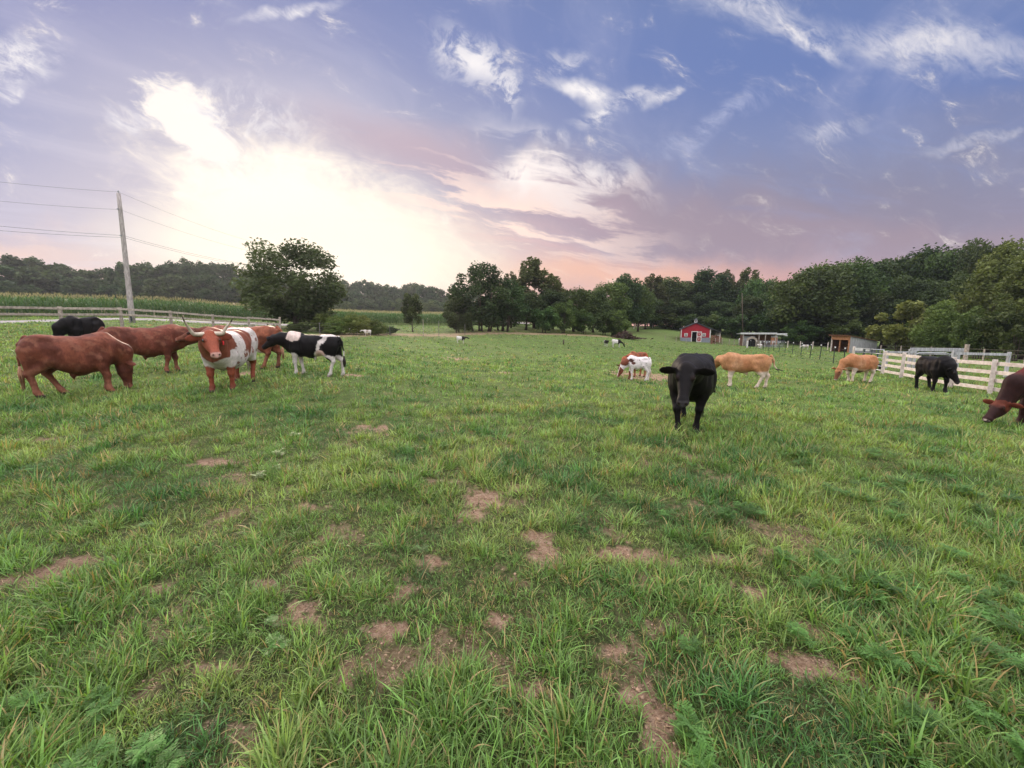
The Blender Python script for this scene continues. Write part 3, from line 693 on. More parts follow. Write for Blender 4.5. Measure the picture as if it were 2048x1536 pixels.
RW = [('oak', 1565, 88, 556, 90), ('oak', 1640, 92, 522, 110), ('oakb', 1720, 84, 524, 110), ('oak', 1768, 82, 510, 110), ('tall', 1828, 80, 484, 110), ('oak', 1868, 76, 500, 100), ('tall', 1914, 74, 476, 96), ('oakb', 1945, 66, 492, 100),
      ('oakb', 1580, 82, 606, 80), ('oakb', 1650, 80, 612, 90), ('oakb', 1710, 76, 600, 90), ('oakb', 1760, 72, 590, 90), ('oakb', 1812, 68, 560, 90), ('bushy', 1690, 70, 640, 80), ('bushy', 1600, 74, 640, 70), ('bushy', 1640, 76, 645, 70), ('oakb', 1800, 84, 540, 110), ('oakb', 1985, 70, 500, 110), ('oakb', 2060, 66, 500, 120), ('oakb', 1880, 66, 560, 100), ('oakb', 2120, 60, 490, 140), ('oakb', 2190, 60, 480, 160)]
for k_, px, D, tp, wdp in RW: tree(k_, px, D, tp, wdp, label=where(px, tp, 'woodland tree'), group='trees in the right hand wood', name='woodland_tree')
NR = [('bushlt', 1800, 52, 588, 110, 'feathery light green bushy tree beside the open shed'), ('bright', 1868, 47, 604, 90, 'pale green bushy tree behind the black cow by the fence'), ('bushlt', 1905, 46, 612, 80, 'low pale green tree between the two bright conical trees'),
      ('bright', 1972, 50, 494, 150, 'tall yellow green tree rising left of the right frame edge'), ('bright', 2040, 42, 512, 150, 'large green tree cut by the right frame edge'), ('oak', 2120, 42, 520, 150, 'dark leafy tree beyond the right frame edge'),
      ('bushy', 1950, 42, 612, 80, 'dark rounded bush tree behind the white rail'), ('bushy', 2022, 39, 600, 96, 'leafy low tree behind the post of the white rail'), ('oakb', 1925, 56, 545, 90, 'dark tree behind the pale bushes'), ('bushy', 1842, 56, 622, 70, 'mid green bush at the foot of the right wood')]
for k_, px, D, tp, wdp, lb in NR: tree(k_, px, D, tp, wdp, label=lb, name='edge_tree')
# far wood beyond the corn
px = -140
while px < 960:
    f_ = max(0, px) / 900; tp = np.interp(px, [-140, 0, 60, 110, 160, 210, 250, 300, 350, 420, 480, 560, 700, 760, 900, 960], [530, 536, 528, 522, 533, 527, 538, 533, 526, 538, 540, 552, 566, 572, 584, 590]) + rt.uniform(-9, 12)
    D = np.interp(px, [-140, 400, 950], [125, 150, 250]) + rt.uniform(-8, 8)
    wdp = rt.uniform(11, 15) / D * F
    tree(rt.choice(['farwood', 'farwoodb']), px, D, tp, wdp, label=where(px, tp, 'back row tree'), group='trees in the far wood', name='far_tree')
    tree(rt.choice(['farwood', 'farwoodb']), px + wdp * .3, D - 9, tp + rt.uniform(18, 32), wdp * .9, label=where(px + wdp * .3, 560, 'front row tree'), group='trees in the far wood', name='far_tree')
    if px > 520: tree('bushy', px + wdp * .2, D - 16, tp + rt.uniform(24, 36), wdp * .95, label=where(px + wdp * .2, 640, 'underwood tree'), group='trees in the far wood', name='far_tree')
    px += wdp * rt.uniform(.42, .68)
# bushes by the far wire fence
for k_, px, D, tp, wdp, lb in [('mound', 700, 42, 625, 56, 'yellow green bush behind the far wire fence, nearest the spreading tree'), ('mound', 730, 42.5, 631, 52, 'sprawling yellow green bush behind the far wire fence'), ('mound', 672, 40.5, 632, 44, 'pale upright bush beside the spreading tree'), ('bushlt', 648, 42, 622, 60, 'dark bush at the foot of the spreading tree'), ('bushlt', 668, 39.5, 650, 40, 'small leafy shrub in the wire fence'), ('bushy', 780, 45, 652, 34, 'low shrub left of the young tree'), ('bushy', 600, 40, 645, 50, 'shrub under the spreading tree by the end post'), ('mound', 755, 43, 640, 40, 'pale bush at the right end of the sprawling bushes')]:
    tree(k_, px, D, tp, wdp, label=lb, cat='bush', name='bush')

# ------------------------------------------------------------------ corn
ce = [at(p_, d_) for p_, d_ in [(-520, 37), (0, 40), (265, 47), (500, 60), (700, 70), (890, 80), (1060, 92)]]
cl_ = np.concatenate([[0], np.cumsum([np.hypot(*(b - a)[:2]) for a, b in zip(ce[:-1], ce[1:])])]); cex = np.array([c[0] for c in ce]); cey = np.array([c[1] for c in ce])
def corn_rows():
    xs, ys, rw = [], [], []
    row = 0; off = 0.0
    while off < 60:
        stp = .24 if row < 4 else (.32 if row < 10 else .55)
        s_ = np.arange(0, cl_[-1], stp) + RNG.uniform(-.06, .06, len(np.arange(0, cl_[-1], stp)))
        x = np.interp(s_, cl_, cex); y = np.interp(s_, cl_, cey)
        nx, ny = -.52, .854   # away from the road
        xs.append(x + nx * off + RNG.normal(0, .05, len(x))); ys.append(y + ny * off + RNG.normal(0, .05, len(x))); rw.append(np.full(len(x), row)); row += 1; off += .76 if row < 14 else 1.6
    return np.concatenate(xs), np.concatenate(ys), np.concatenate(rw)
xs, ys, rw = corn_rows(); zs = ground(xs, ys); n = len(xs); hh = RNG.uniform(2.2, 2.65, n) * (.93 + .14 * vnoise(xs, ys, .15, 71, 2)); cparts = []
bs = np.stack([xs, ys, zs], -1)
stc = np.array([.10, .15, .04]) * RNG.uniform(.8, 1.2, (n, 1))
cparts.append(blades(bs, RNG.uniform(0, 6.28, n), hh, np.full(n, .045), np.zeros(n), np.full(n, .05), stc, 2))
for k in range(7):
    sel = (rw < 5) | ((rw < 14) & (k > 2)) | (k > 4)
    bb = bs[sel].copy(); m_ = sel.sum(); bb[:, 2] += hh[sel] * (.15 + .105 * k) 
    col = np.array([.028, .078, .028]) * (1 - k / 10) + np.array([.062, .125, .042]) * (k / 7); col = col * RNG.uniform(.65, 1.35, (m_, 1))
    cparts.append(blades(bb, RNG.uniform(0, 6.28, m_), RNG.uniform(.55, .9, m_), np.full(m_, .085), RNG.uniform(.3, .7, m_), RNG.uniform(1.2, 2.0, m_), col, 3))
for k in range(3):
    bb = bs.copy(); bb[:, 2] += hh * .96
    cparts.append(blades(bb, RNG.uniform(0, 6.28, n), RNG.uniform(.22, .38, n), np.full(n, .028), RNG.uniform(.05, .5, n), RNG.uniform(.1, .5, n), np.array([.36, .33, .20]) * RNG.uniform(.7, 1.1, (n, 1)), 2))
Vc, Qc, Cc = cat_parts(cparts)
tag(mesh_np('corn', Vc, Qc, [M_corn], colors=Cc), 'tall tasselled corn standing in rows beyond the road', 'corn', kind='stuff')

# ------------------------------------------------------------------ road, driveway and verge
def strip(name, pts_, width, lift, matr, label, kindn):
    pts_ = np.array(pts_); m_ = []
    cum = np.concatenate([[0], np.cumsum(np.hypot(*(pts_[1:] - pts_[:-1]).T[:2]))]); s_ = np.arange(0, cum[-1], .6); x = np.interp(s_, cum, pts_[:, 0]); y = np.interp(s_, cum, pts_[:, 1])
    tx = np.gradient(x); ty = np.gradient(y); ln = np.hypot(tx, ty); nx, ny = -ty / ln, tx / ln; W_ = 8; Vv = []
    for k in range(W_ + 1):
        o_ = (k / W_ - .5) * width; X = x + nx * o_; Y = y + ny * o_; Vv.append(np.stack([X, Y, ground(X, Y) + lift - (.15 if k in (0, W_) else 0)], -1))
    Vv = np.stack(Vv, 1); a = np.arange(len(x) - 1)[:, None] * (W_ + 1) + np.arange(W_)[None]
    Q_ = np.stack([a, a + W_ + 1, a + W_ + 2, a + 1], -1).reshape(-1, 4)
    o_ = mesh_np(name, Vv.reshape(-1, 3), Q_, [matr], smooth=True); tag(o_, label, kindn, kind='structure'); return o_
M_gravel = mat('pale_gravel', (.40, .37, .36), (.28, .26, .25), 3, .95, .3)
strip('road', [at(-520, 25.5), at(-100, 28.5), at(60, 31.5), at(265, 35.5), at(430, 42), at(560, 50), at(700, 58)], 3.4, .10, M_gravel, 'pale gravel lane running behind the left board fence', 'road')
strip('driveway', [at(900, 100), at(960, 88), at(1000, 84), at(1060, 84)], 5, .9, M_gravel, 'pale driveway seen through the bare trunks of the middle clump', 'driveway')
# ------------------------------------------------------------------ fences, pole, buildings
def v3(*a): return np.array(a, float)
# left board fence: equal bays on a straight line
root = empty('board_fence', at(127, 24), 0, 'long weathered board fence running along the gravel lane on the left', 'fence')
r0 = np.array(root.location); fp = []
for t_ in (-2, -1, 0, 1, 2, 3, 4, 5):
    x = -28 + 1.25 * t_; D = 24 + 2.44 * t_; px = CX + F * x / D; fp.append(at(px, D))
for i, p in enumerate(fp):
    h = 1.32 if i < 7 else 1.52
    mb = MB(); mb.box(p - r0 + v3(0, 0, h / 2 - .15), (.15, .15, h + .3), rz=.4, rx=rt.uniform(-.02, .02), ry=rt.uniform(-.02, .02)); mb.build('post', M_wood, root, .01)
for i in range(7):
    for hz in (1.20, .82) if i < 6 else (1.25, .86, .5):
        mb = MB(); mb.bar(fp[i] - r0 + v3(.06, -.09, hz), fp[i + 1] - r0 + v3(.06, -.09, hz), .035, .14); mb.build('rail', M_wood, root, .006)
    mb = MB()
    for hz in (.15, .3, .45, .6): mb.tube([fp[i] - r0 + v3(0, -.09, hz), fp[i + 1] - r0 + v3(0, -.09, hz)], .006, 4)
    mb.build('wire', M_wire, root)

# far wire fence
root = empty('wire_fence', fp[-1], 0, 'thin wire fence with slim posts crossing the far side of the pasture', 'fence'); r0 = np.array(root.location)
wl = [fp[-1], at(640, 38.5), at(715, 41.5), at(780, 44), at(847, 47), at(878, 49), at(930, 52)]
for i, p in enumerate(wl[1:]):
    mb = MB(); h = (1.2, 1.3, 1.1, 2.1, 2.0, 1.6)[i]; mb.tube([p - r0 + v3(0, 0, -.2), p - r0 + v3(0, 0, h)], .035 if i != 1 else .06, 6); mb.build('post', M_wood if i in (1, 3) else M_wire, root)
for i in range(len(wl) - 1):
    mb = MB()
    for k in range(6): mb.tube([wl[i] - r0 + v3(0, 0, .1 + .2 * k), wl[i + 1] - r0 + v3(0, 0, .1 + .2 * k)], .006, 3)
    mb.build('wire', M_wire, root)

# utility pole and lines
def pole(px, D, toppy, toppx, label):
    b = at(px, D); tp = P(toppx, toppy, D); root = empty('utility_pole', b, 0, label, 'pole')
    d = tp - b; mb = MB(); mb.tube([d * k / 8 + v3(0, 0, -.3 if k == 0 else 0) for k in range(9)], [.19 - .0085 * k for k in range(9)], 14); mb.build('shaft', M_polewood, root, smooth=True)
    mb = MB(); mb.tube([d * 1.0, d * 1.0 + v3(0, 0, .12)], .035, 8); mb.tube([d + v3(0, 0, .10), d + v3(0, 0, .2)], .055, 8); mb.build('insulator', M_galv, root, smooth=True)
    for f_ in (.875, .67):
        mb = MB(); mb.box(d * f_ + v3(0, -.17, 0), (.07, .14, .07)); mb.build('bracket', M_galv, root)
    mb = MB(); q = d * .0; mb.box(d * .035 + v3(.12, -.2, 0), (.10, .04, .5)); mb.build('ground_guard', M_darkmetal, root)
    return b, tp
b1, t1 = pole(265, 30, 387, 237, 'tall bare wooden utility pole leaning slightly beside the gravel lane')
b2, t2 = pole(606, 68, 500, 600, 'distant utility pole mostly hidden in the spreading tree')
for nm, f_, lf, rf, lab in (('top', 1.012, P(-420, 308, 22), t2, 'uppermost thin power line from the top of the utility pole'), ('mid', .875, P(-420, 352, 22), t2 - v3(0, 0, 1.2), 'second power line below the pole top'),
                       ('low', .675, P(-420, 400, 22), t2 - v3(0, 0, 2.8), 'lower communication cable on the utility pole'), ('low', .66, P(-420, 418, 22), t2 - v3(0, 0, 3.0), 'lowest communication cable just under its twin')):
    c = b1 + (t1 - b1) * f_; mb = MB(); rad = .0075 if nm != 'low' else .0095
    for a, b in ((lf, c), (c, rf)):
        mb.tube([a + (b - a) * k / 16 - v3(0, 0, 1) * (.9 if b is rf else .25) * 4 * (k / 16) * (1 - k / 16) for k in range(17)], rad, 4)
    o = mb.build('power_line', M_cable); tag(o, lab, 'cable')

# right board fence, four rails
posts = [at(2330, 11.9), at(2085, 13.5), at(1982, 15.2), at(1902, 17.0), at(1848, 18.8), at(1804, 20.6), at(1766, 22.6), at(1733, 25.0)]
root = empty('board_fence', posts[2], 0, 'pale new four board fence standing at the right of the pasture', 'fence'); r0 = np.array(root.location)
for i, p in enumerate(posts[:-1]):
    if i == 4: continue
    mb = MB(); h = 1.36; mb.box(p - r0 + v3(0, .05, h / 2 - .15), (.13, .13, h + .3), rz=.5, rx=rt.uniform(-.025, .025), ry=rt.uniform(-.02, .03)); mb.build('post', M_newwood, root, .008)
for i, j in ((0, 1), (1, 2), (2, 3), (3, 5), (5, 6)):
    for hz in (1.20, .86, .54, .20):
        mb = MB(); a = posts[i] - r0; b = posts[j] - r0; mb.bar(a + v3(.07, .13, hz + rt.uniform(-.01, .01)), b + v3(.07, .13, hz + rt.uniform(-.01, .01)), .03, .145); mb.build('rail', M_newwood, root, .005)

# tube gate hanging between the board fence and a dark post
def tube_gate(name, a, b, h, label, matr, nb=5, r=.022, uprights=2):
    root = empty(name, a, 0, label, 'gate'); d = b - a; mb = MB()
    up = v3(0, 0, 1); L = [v3(0, 0, .18), d + v3(0, 0, .18), d + v3(0, 0, h), v3(0, 0, h)]
    mb.tube(L + [L[0]], r * 1.15, 8); mb.build('frame', matr, root, smooth=True)
    for k in range(1, nb): mb = MB(); z = .18 + (h - .18) * k / nb; mb.tube([v3(0, 0, z), d + v3(0, 0, z)], r, 6); mb.build('bar', matr, root, smooth=True)
    for k in range(1, uprights + 1): mb = MB(); q = d * k / (uprights + 1); mb.tube([q + v3(0, -.03, .18), q + v3(0, -.03, h)], r, 6); mb.build('upright', matr, root, smooth=True)
    return root
ga = at(1762, 23.2); gb = at(1722, 26.6)
tube_gate('metal_gate', gb, ga, 1.42, 'open dark tube gate between the tan grazing cow and the board fence', M_galv, 5, .024, 0)
for k, (px, D) in enumerate(((1721, 26.8), (1736, 25.6), (1748, 24.6))):
    b = at(px, D); mb = MB(); mb.tube([b + v3(0, -.1, -.2), b + v3(0, -.1, 1.42)], .07 if k == 0 else .045, 10); o = mb.build('gate_post', M_darkmetal, smooth=True)
    tag(o, ('thick dark post at the left end of the tube gate', 'middle dark green upright post of the tube gate', 'right hand dark green upright post of the tube gate')[k], 'post')
# tyre under the gate
b = at(1746, 25.2); import bmesh
def torus(name, R_, r_, loc, rot, matr):
    mb = MB(); n = 20; pts_ = [(R_ * math.cos(2 * math.pi * k / n), 0, R_ * math.sin(2 * math.pi * k / n)) for k in range(n + 1)]
    mb.tube(pts_, r_, 8); o = mb.build(name, matr, smooth=True); o.location = tuple(loc); o.rotation_euler = rot; return o
M_rubber = mat('black_rubber', (.02, .02, .02), None, 10, .7, .1)
tag(torus('tyre', .20, .075, b + v3(0, -.3, .24), (.1, 0, .3), M_rubber), 'small black tyre leaning at the foot of the tube gate', 'tyre')

# white rail and post left of the gate
a = at(1704, 30); b = at(1733, 29.5); root = empty('rail_fence', a, 0, 'short white rail on a pale post behind the tan grazing cow', 'fence')
mb = MB(); mb.box((0, 0, .7), (.12, .12, 1.5)); mb.build('post', M_newwood, root, .01)
mb = MB(); mb.bar((0, -.08, 1.25), b - a + v3(0, -.08, 1.22), .04, .22); mb.build('rail', M_white, root)
# back yard rails (grey) with overhead frame
def simple_fence(name, ps, hts, rails, label, pm, rm, ph, wd=.03, ht=.14, pr=.12, cat='fence'):
    root = empty(name, ps[0], 0, label, cat); r0 = ps[0]
    for p in ps: mb = MB(); mb.box(p - r0 + v3(0, 0, ph / 2 - .1), (pr, pr, ph + .2)); mb.build('post', pm, root, .006)
    for a, b in zip(ps[:-1], ps[1:]):
        for hz in rails: mb = MB(); mb.bar(a - r0 + v3(0, -pr / 2 - .02, hz), b - r0 + v3(0, -pr / 2 - .02, hz), wd, ht); mb.build('rail', rm, root)
    return root
simple_fence('rail_fence', [at(1771, 27.5), at(1826, 27.2)], None, (1.15,), 'single grey rail behind the first bay of the board fence', M_greyboard, M_greyboard, 1.25)
simple_fence('rail_fence', [at(1900, 22), at(2010, 21.6)], None, (1.28,), 'single grey rail crossing behind the right bays of the board fence', M_greyboard, M_greyboard, 1.42)
a = at(1817, 28.0); b = at(1911, 27.0); root = empty('gateway_frame', a, 0, 'grey timber gateway with a crossbeam behind the black cow', 'gateway')
zt = P(1864, 699, 27.5)[2] - a[2]
for p in (v3(0, 0, 0), b - a): mb = MB(); mb.box(p + v3(0, 0, zt / 2 - .1), (.2, .18, zt + .2)); mb.build('post', M_greyboard, root, .01)
mb = MB(); mb.bar(v3(-.2, -.12, zt), b - a + v3(.25, -.12, zt - (b - a)[2]), .06, .24); mb.build('crossbeam', M_greyboard, root, .01)
mb = MB(); mb.bar(v3(.1, -.12, zt - .3), b - a + v3(-.1, -.12, zt - .3 - (b - a)[2]), .05, .10); mb.build('crossbeam', M_greyboard, root, .01)
a2 = at(1826, 27.4); b2_ = at(1895, 26.8); h2 = P(1860, 706, 27)[2] - a2[2]; root = empty('metal_gate', a2, 0, 'round cornered silver tube gate under the grey crossbeam', 'gate'); d = b2_ - a2
mb = MB(); mb.tube([v3(0, 0, .2), v3(0, 0, h2 - .3), v3(.08, 0, h2 - .08), v3(.3, 0, h2), d * 1 + v3(-.3, 0, h2), d + v3(-.08, 0, h2 - .08), d + v3(0, 0, h2 - .3), d + v3(0, 0, .2), v3(0, 0, .2)], .035, 8); mb.build('frame', M_galv, root, smooth=True)
for k in range(1, 4): mb = MB(); z = .2 + (h2 - .2) * k / 4.5; mb.tube([v3(0, 0, z), d + v3(0, 0, z)], .02, 6); mb.build('bar', M_galv, root, smooth=True)
for px, D, lb in ((1929, 34, 'single weathered post standing before the trees right of the gateway'),):
    p = at(px, D); mb = MB(); mb.box(p + v3(0, 0, .75), (.22, .22, 1.7)); tag(mb.build('post', M_wood, bevel=.01), lb, 'post')

# T-post electric fence
tp_ = [(1500, 64), (1512, 61.5), (1526, 58.5), (1537, 56), (1547, 53.5), (1558, 51), (1570, 48.5), (1584, 45.5), (1601, 41), (1620, 36.5), (1640, 35), (1665, 31), (1686, 30)]
root = empty('wire_fence', at(1584, 45.5), 0, 'electric fence of dark steel posts with white caps left of the grazing tan cow', 'fence'); r0 = np.array(root.location); prev = None
for i, (px, D) in enumerate(tp_):
    p = at(px, D) - r0; hgt = 1.30; le = v3(rt.uniform(-.02, .06), 0, 0)
    mb = MB(); mb.box(p + v3(0, 0, hgt / 2 - .1) + le, (.045, .045, hgt + .2), ry=rt.uniform(-.02, .08)); mb.build('post', M_darkmetal, root)
    mb = MB(); mb.box(p + v3(0, 0, hgt) + le * 1.5, (.075, .075, .10)); mb.build('cap', M_cap, root, .01)
    if prev is not None:
        mb = MB()
        for z in (1.2, .9, .6, .3): mb.tube([prev + v3(0, 0, z), p + v3(0, 0, z)], .005, 3)
        mb.build('wire', M_wire, root)
    prev = p

# red barn, turned so its right flank shows
bp = at(1390, 78); root = empty('red_barn', bp, R(-22), 'small red gable barn with white trim and a cupola on its grey roof', 'barn')
W_, Lb, He, Hp, sk = 5.4, 7.0, 2.55, 3.75, .85     # local: front face at y=0 looking to -y, x across
hw_ = W_ / 2; t_ = .12
mb = MB()                                            # red walls above the block skirt, with the door opening left out
dl, dr, dh = -.62, .22, 2.0
mb.prism([(-hw_, sk), (dl, sk), (dl, dh), (dr, dh), (dr, sk), (hw_, sk), (hw_, He), (0, Hp), (-hw_, He)], 0, t_)
mb.prism([(-hw_, sk), (hw_, sk), (hw_, He), (0, Hp), (-hw_, He)], Lb - t_, Lb)
mb.box((-hw_ + t_ / 2, Lb / 2, (sk + He) / 2), (t_, Lb - 2 * t_ - .004, He - sk)); mb.box((hw_ - t_ / 2, Lb / 2, (sk + He) / 2), (t_, Lb - 2 * t_ - .004, He - sk)); mb.build('wall', M_red, root)
mb = MB(); mb.box(((-hw_ + dl) / 2, .05, sk / 2 - .2), (dl + hw_, .14, sk + .4 - .004)); mb.box(((hw_ + dr) / 2, .05, sk / 2 - .2), (hw_ - dr, .14, sk + .4 - .004))
mb.box((hw_ - .05, Lb / 2 + .06, sk / 2 - .2), (.14, Lb - .13, sk + .4 - .004)); mb.box((-hw_ + .05, Lb / 2 + .06, sk / 2 - .2), (.14, Lb - .13, sk + .4 - .004)); mb.build('skirt', M_stone, root)
for s in (-1, 1):
    mb = MB(); mb.box((s * (hw_ - .05), -.03, (sk + He) / 2), (.18, .06, He - sk)); mb.build('corner_trim', M_white, root)
    mb = MB(); mb.bar((s * (hw_ + .22), -.20, He - .06), (0, -.20, Hp + .05), .05, .14); mb.build('verge_board', M_roof, root)
ov = .3; sl = (Hp - He) / hw_
for s in (-1, 1):
    ex = (hw_ + ov) if s < 0 else (hw_ + 1.9); mb = MB()
    zE = Hp + .06 - sl * ex * (.95 if s > 0 else 1)
    mb.add([(0, -.3, Hp + .06), (0, Lb + .3, Hp + .06), (s * ex, Lb + .3, zE), (s * ex, -.3, zE), (0, -.3, Hp + .16), (0, Lb + .3, Hp + .16), (s * ex, Lb + .3, zE + .1), (s * ex, -.3, zE + .1)], [(0, 1, 2, 3), (4, 7, 6, 5), (0, 3, 7, 4), (1, 5, 6, 2), (3, 2, 6, 7), (0, 4, 5, 1)])
    mb.build('roof', M_roof, root)
for yy_ in (.1, Lb / 2, Lb - .1): mb = MB(); mb.box((hw_ + 1.7, yy_, .85), (.14, .14, 1.95)); mb.build('porch_post', M_newwood, root)
c = MB(); c.box((0, 1.6, Hp + .42), (.5, .5, .55)); cu = c.build('cupola', M_white, root); c = MB(); c.box((0, 1.345, Hp + .45), (.24, .02, .35)); c.build('louvre', M_black, cu)
c = MB(); c.add([(-.36, 1.24, Hp + .7), (.36, 1.24, Hp + .7), (.36, 1.96, Hp + .7), (-.36, 1.96, Hp + .7), (0, 1.6, Hp + 1.05)], [(0, 3, 2, 1), (0, 1, 4), (1, 2, 4), (2, 3, 4), (3, 0, 4)]); c.build('cupola_roof', M_roof, cu)
c = MB(); c.tube([(0, 1.6, Hp + 1.0), (0, 1.6, Hp + 1.35)], .02, 5); c.box((0, 1.6, Hp + 1.3), (.3, .02, .02)); c.build('weather_vane', M_darkmetal, cu)
c = MB(); c.box(((dl + dr) / 2, -.04, dh + .06), (dr - dl + .3, .07, .13)); c.box((dl - .07, -.04, dh / 2), (.13, .07, dh - .01)); dfm = c.build('door_frame', M_white, root)
c = MB(); c.box(((dl + dr) / 2, .9, dh / 2), (dr - dl + 1.6, .04, dh + .2)); c.build('interior_shade', M_black, root)  # black sheet standing in for the shade inside the barn
c = MB(); x0, x1 = .22, 1.12; c.box(((x0 + x1) / 2, -.10, 1.02), (x1 - x0, .04, 1.98)); dd = c.build('sliding_door', M_red, root)
c = MB()
for z in (.06, 1.02, 1.98): c.box(((x0 + x1) / 2, -.15, z), (x1 - x0, .04, .14))
for x in (x0 + .06, x1 - .06): c.box((x, -.15, 1.02), (.12, .044, 1.78))
for z0, z1 in ((.12, .96), (1.08, 1.92)):
    c.bar((x0 + .1, -.14, z0), (x1 - .1, -.14, z1), .03, .11, up=(0, 1, 0)); c.bar((x0 + .1, -.143, z1), (x1 - .1, -.143, z0), .03, .11, up=(0, 1, 0))
c.build('cross_brace', M_white, dd)
for xw in (-1.75, 1.55):
    c = MB(); c.box((xw, -.05, 1.42), (.64, .06, .64)); wf = c.build('window', M_white, root)
    for ax in (-.13, .13):
        for az in (-.13, .13): c = MB(); c.box((xw + ax, -.085, 1.42 + az), (.17, .02, .17)); c.build('pane', M_black, wf)

# pens round the barn
simple_fence('pen_fence', [at(p_, d_) for p_, d_ in ((1330, 77), (1352, 76), (1372, 75.5), (1396, 75), (1420, 74))], None, (.25, .6, .95), 'low wire and rail pen fence in front of the red barn', M_wood, M_wire, 1.05, .012, .02, .06)
simple_fence('pen_fence', [at(1423, 73.5), at(1429, 73.8)], None, (.3, .7, 1.1, 1.5), 'tall reddish timber gate panel right of the red barn', M_brownboard, M_brownboard, 1.7, .04, .2, .25)
simple_fence('pen_fence', [at(p_, d_) for p_, d_ in ((1430, 73), (1444, 72.5), (1458, 72), (1468, 71.5), (1478, 71), (1488, 70.5))], None, (.2, .45, .7, .95), 'grey mesh pen fence between the barn and the white roofed shed', M_wood, M_wire, 1.15, .012, .03, .08)
tube_gate('metal_gate', at(1431, 73.2), at(1443, 72.8), 1.2, 'brown pen gate beside the red barn', M_brownboard, 4, .05, 1)
p = at(1434, 78); root = empty('hay_feeder', p, 0, 'dark red feeder box with a white lid beside the barn', 'feeder')
c = MB(); c.box((0, 0, .65), (1.1, .9, 1.3)); c.build('box', M_brownboard, root, .02); c = MB(); c.box((0, 0, 1.36), (.5, .95, .12)); c.build('lid', M_white, root, .02)
# hillside rail fence
simple_fence('rail_fence', [at(1268, 101), at(1276, 101), at(1284, 102)], None, (.6, 1.1), 'tiny rail fence on the crest of the grassy rise', M_newwood, M_newwood, 1.3, .05, .16, .14)
simple_fence('wire_fence', [at(p_, d_) for p_, d_ in ((1284, 102), (1305, 104), (1325, 105), (1345, 105), (1362, 104))], None, (.5, 1.0), 'thin post and wire fence along the crest behind the barn', M_newwood, M_wire, 1.15, .012, .02, .1)

# white roofed goat shed
p = at(1516, 70); root = empty('farm_shed', p, R(-18), 'low farm shed with a pale metal roof and an arched stone front', 'shed')
c = MB(); c.box((.0, 1.6, 1.0), (5.2, .08, 2.3)); c.box((-2.6, .9, 1.0), (.08, 1.4, 2.3)); c.build('back_wall', M_brownboard, root)
c = MB(); c.box((-.25, .8, 2.32), (5.7, 2.9, .10), rx=-.06); c.box((-.25, -.66, 2.36), (5.7, .05, .30)); c.build('roof', M_tin, root)
c = MB(); c.box((3.5, .9, 2.20), (1.7, 1.9, .30), rx=-.05); c.box((4.1, .9, 2.05), (.7, 1.9, .16), ry=.3); c.build('side_roof', M_tin, root)
for x in (-2.6, -.1, .9, 2.5): c = MB(); c.box((x, -.5, 1.05), (.13, .13, 2.4)); c.build('post', M_wood, root)
c = MB(); c.box((-1.5, .2, .9), (1.9, .1, 1.9)); c.box((2.5, .2, 1.1), (1.05, .06, 1.7)); c.build('back_panel', M_greyboard, root)
c = MB(); c.box((2.35, -.2, 1.0), (1.0, .06, 1.3)); c.build('cedar_panel', M_orange, root)
arch = [(-2.15, -.1), (-2.15, 1.0), (-1.95, 1.5), (-1.25, 1.85), (-.55, 1.5), (-.35, 1.0), (-.35, -.1), (-.62, -.1), (-.62, .9), (-.8, 1.25), (-1.25, 1.45), (-1.7, 1.25), (-1.88, .9), (-1.88, -.1)]
c = MB(); c.prism(arch, -.9, -.6); c.build('arch', M_wood, root); c = MB(); c.box((-1.25, -.5, .6), (1.5, .05, 1.5)); c.build('doorway_shade', M_black, root)  # behind the arch, a black sheet gives the inner shade as colour
tube_gate('metal_gate', at(1521, 66), at(1568, 64), 1.15, 'silver tube panel gate in front of the pale roofed shed', M_galv, 4, .035, 3)
for px, D, lb in ((1494, 66, 'pale gate post left of the arched shed front'), (1520, 66, 'white post at the left end of the silver panel gate')):
    p = at(px, D); c = MB(); c.box(p + v3(0, 0, .55), (.2, .2, 1.3)); tag(c.build('post', M_white, bevel=.01), lb, 'post')
p = at(1482, 74); root = empty('water_tank', p, 0, 'white water tank on the left of the pale roofed shed', 'tank'); c = MB(); c.tube([(0, 0, 0), (0, 0, 1.1), (0, 0, 1.25)], [.45, .45, .2], 14); c.build('body', M_white, root, smooth=True); c = MB(); c.tube([(0, 0, 1.22), (0, 0, 1.32)], .12, 10); c.build('lid', M_darkmetal, root)
p = at(1486, 84); c = MB(); q = P(1484, 586, 84); c.tube([p, p + (q - p) * .5, q], [.12, .10, .07], 8); o = c.build('utility_pole', M_bark, smooth=True); tag(o, 'thin bare pole among the trees behind the pale roofed shed', 'pole')

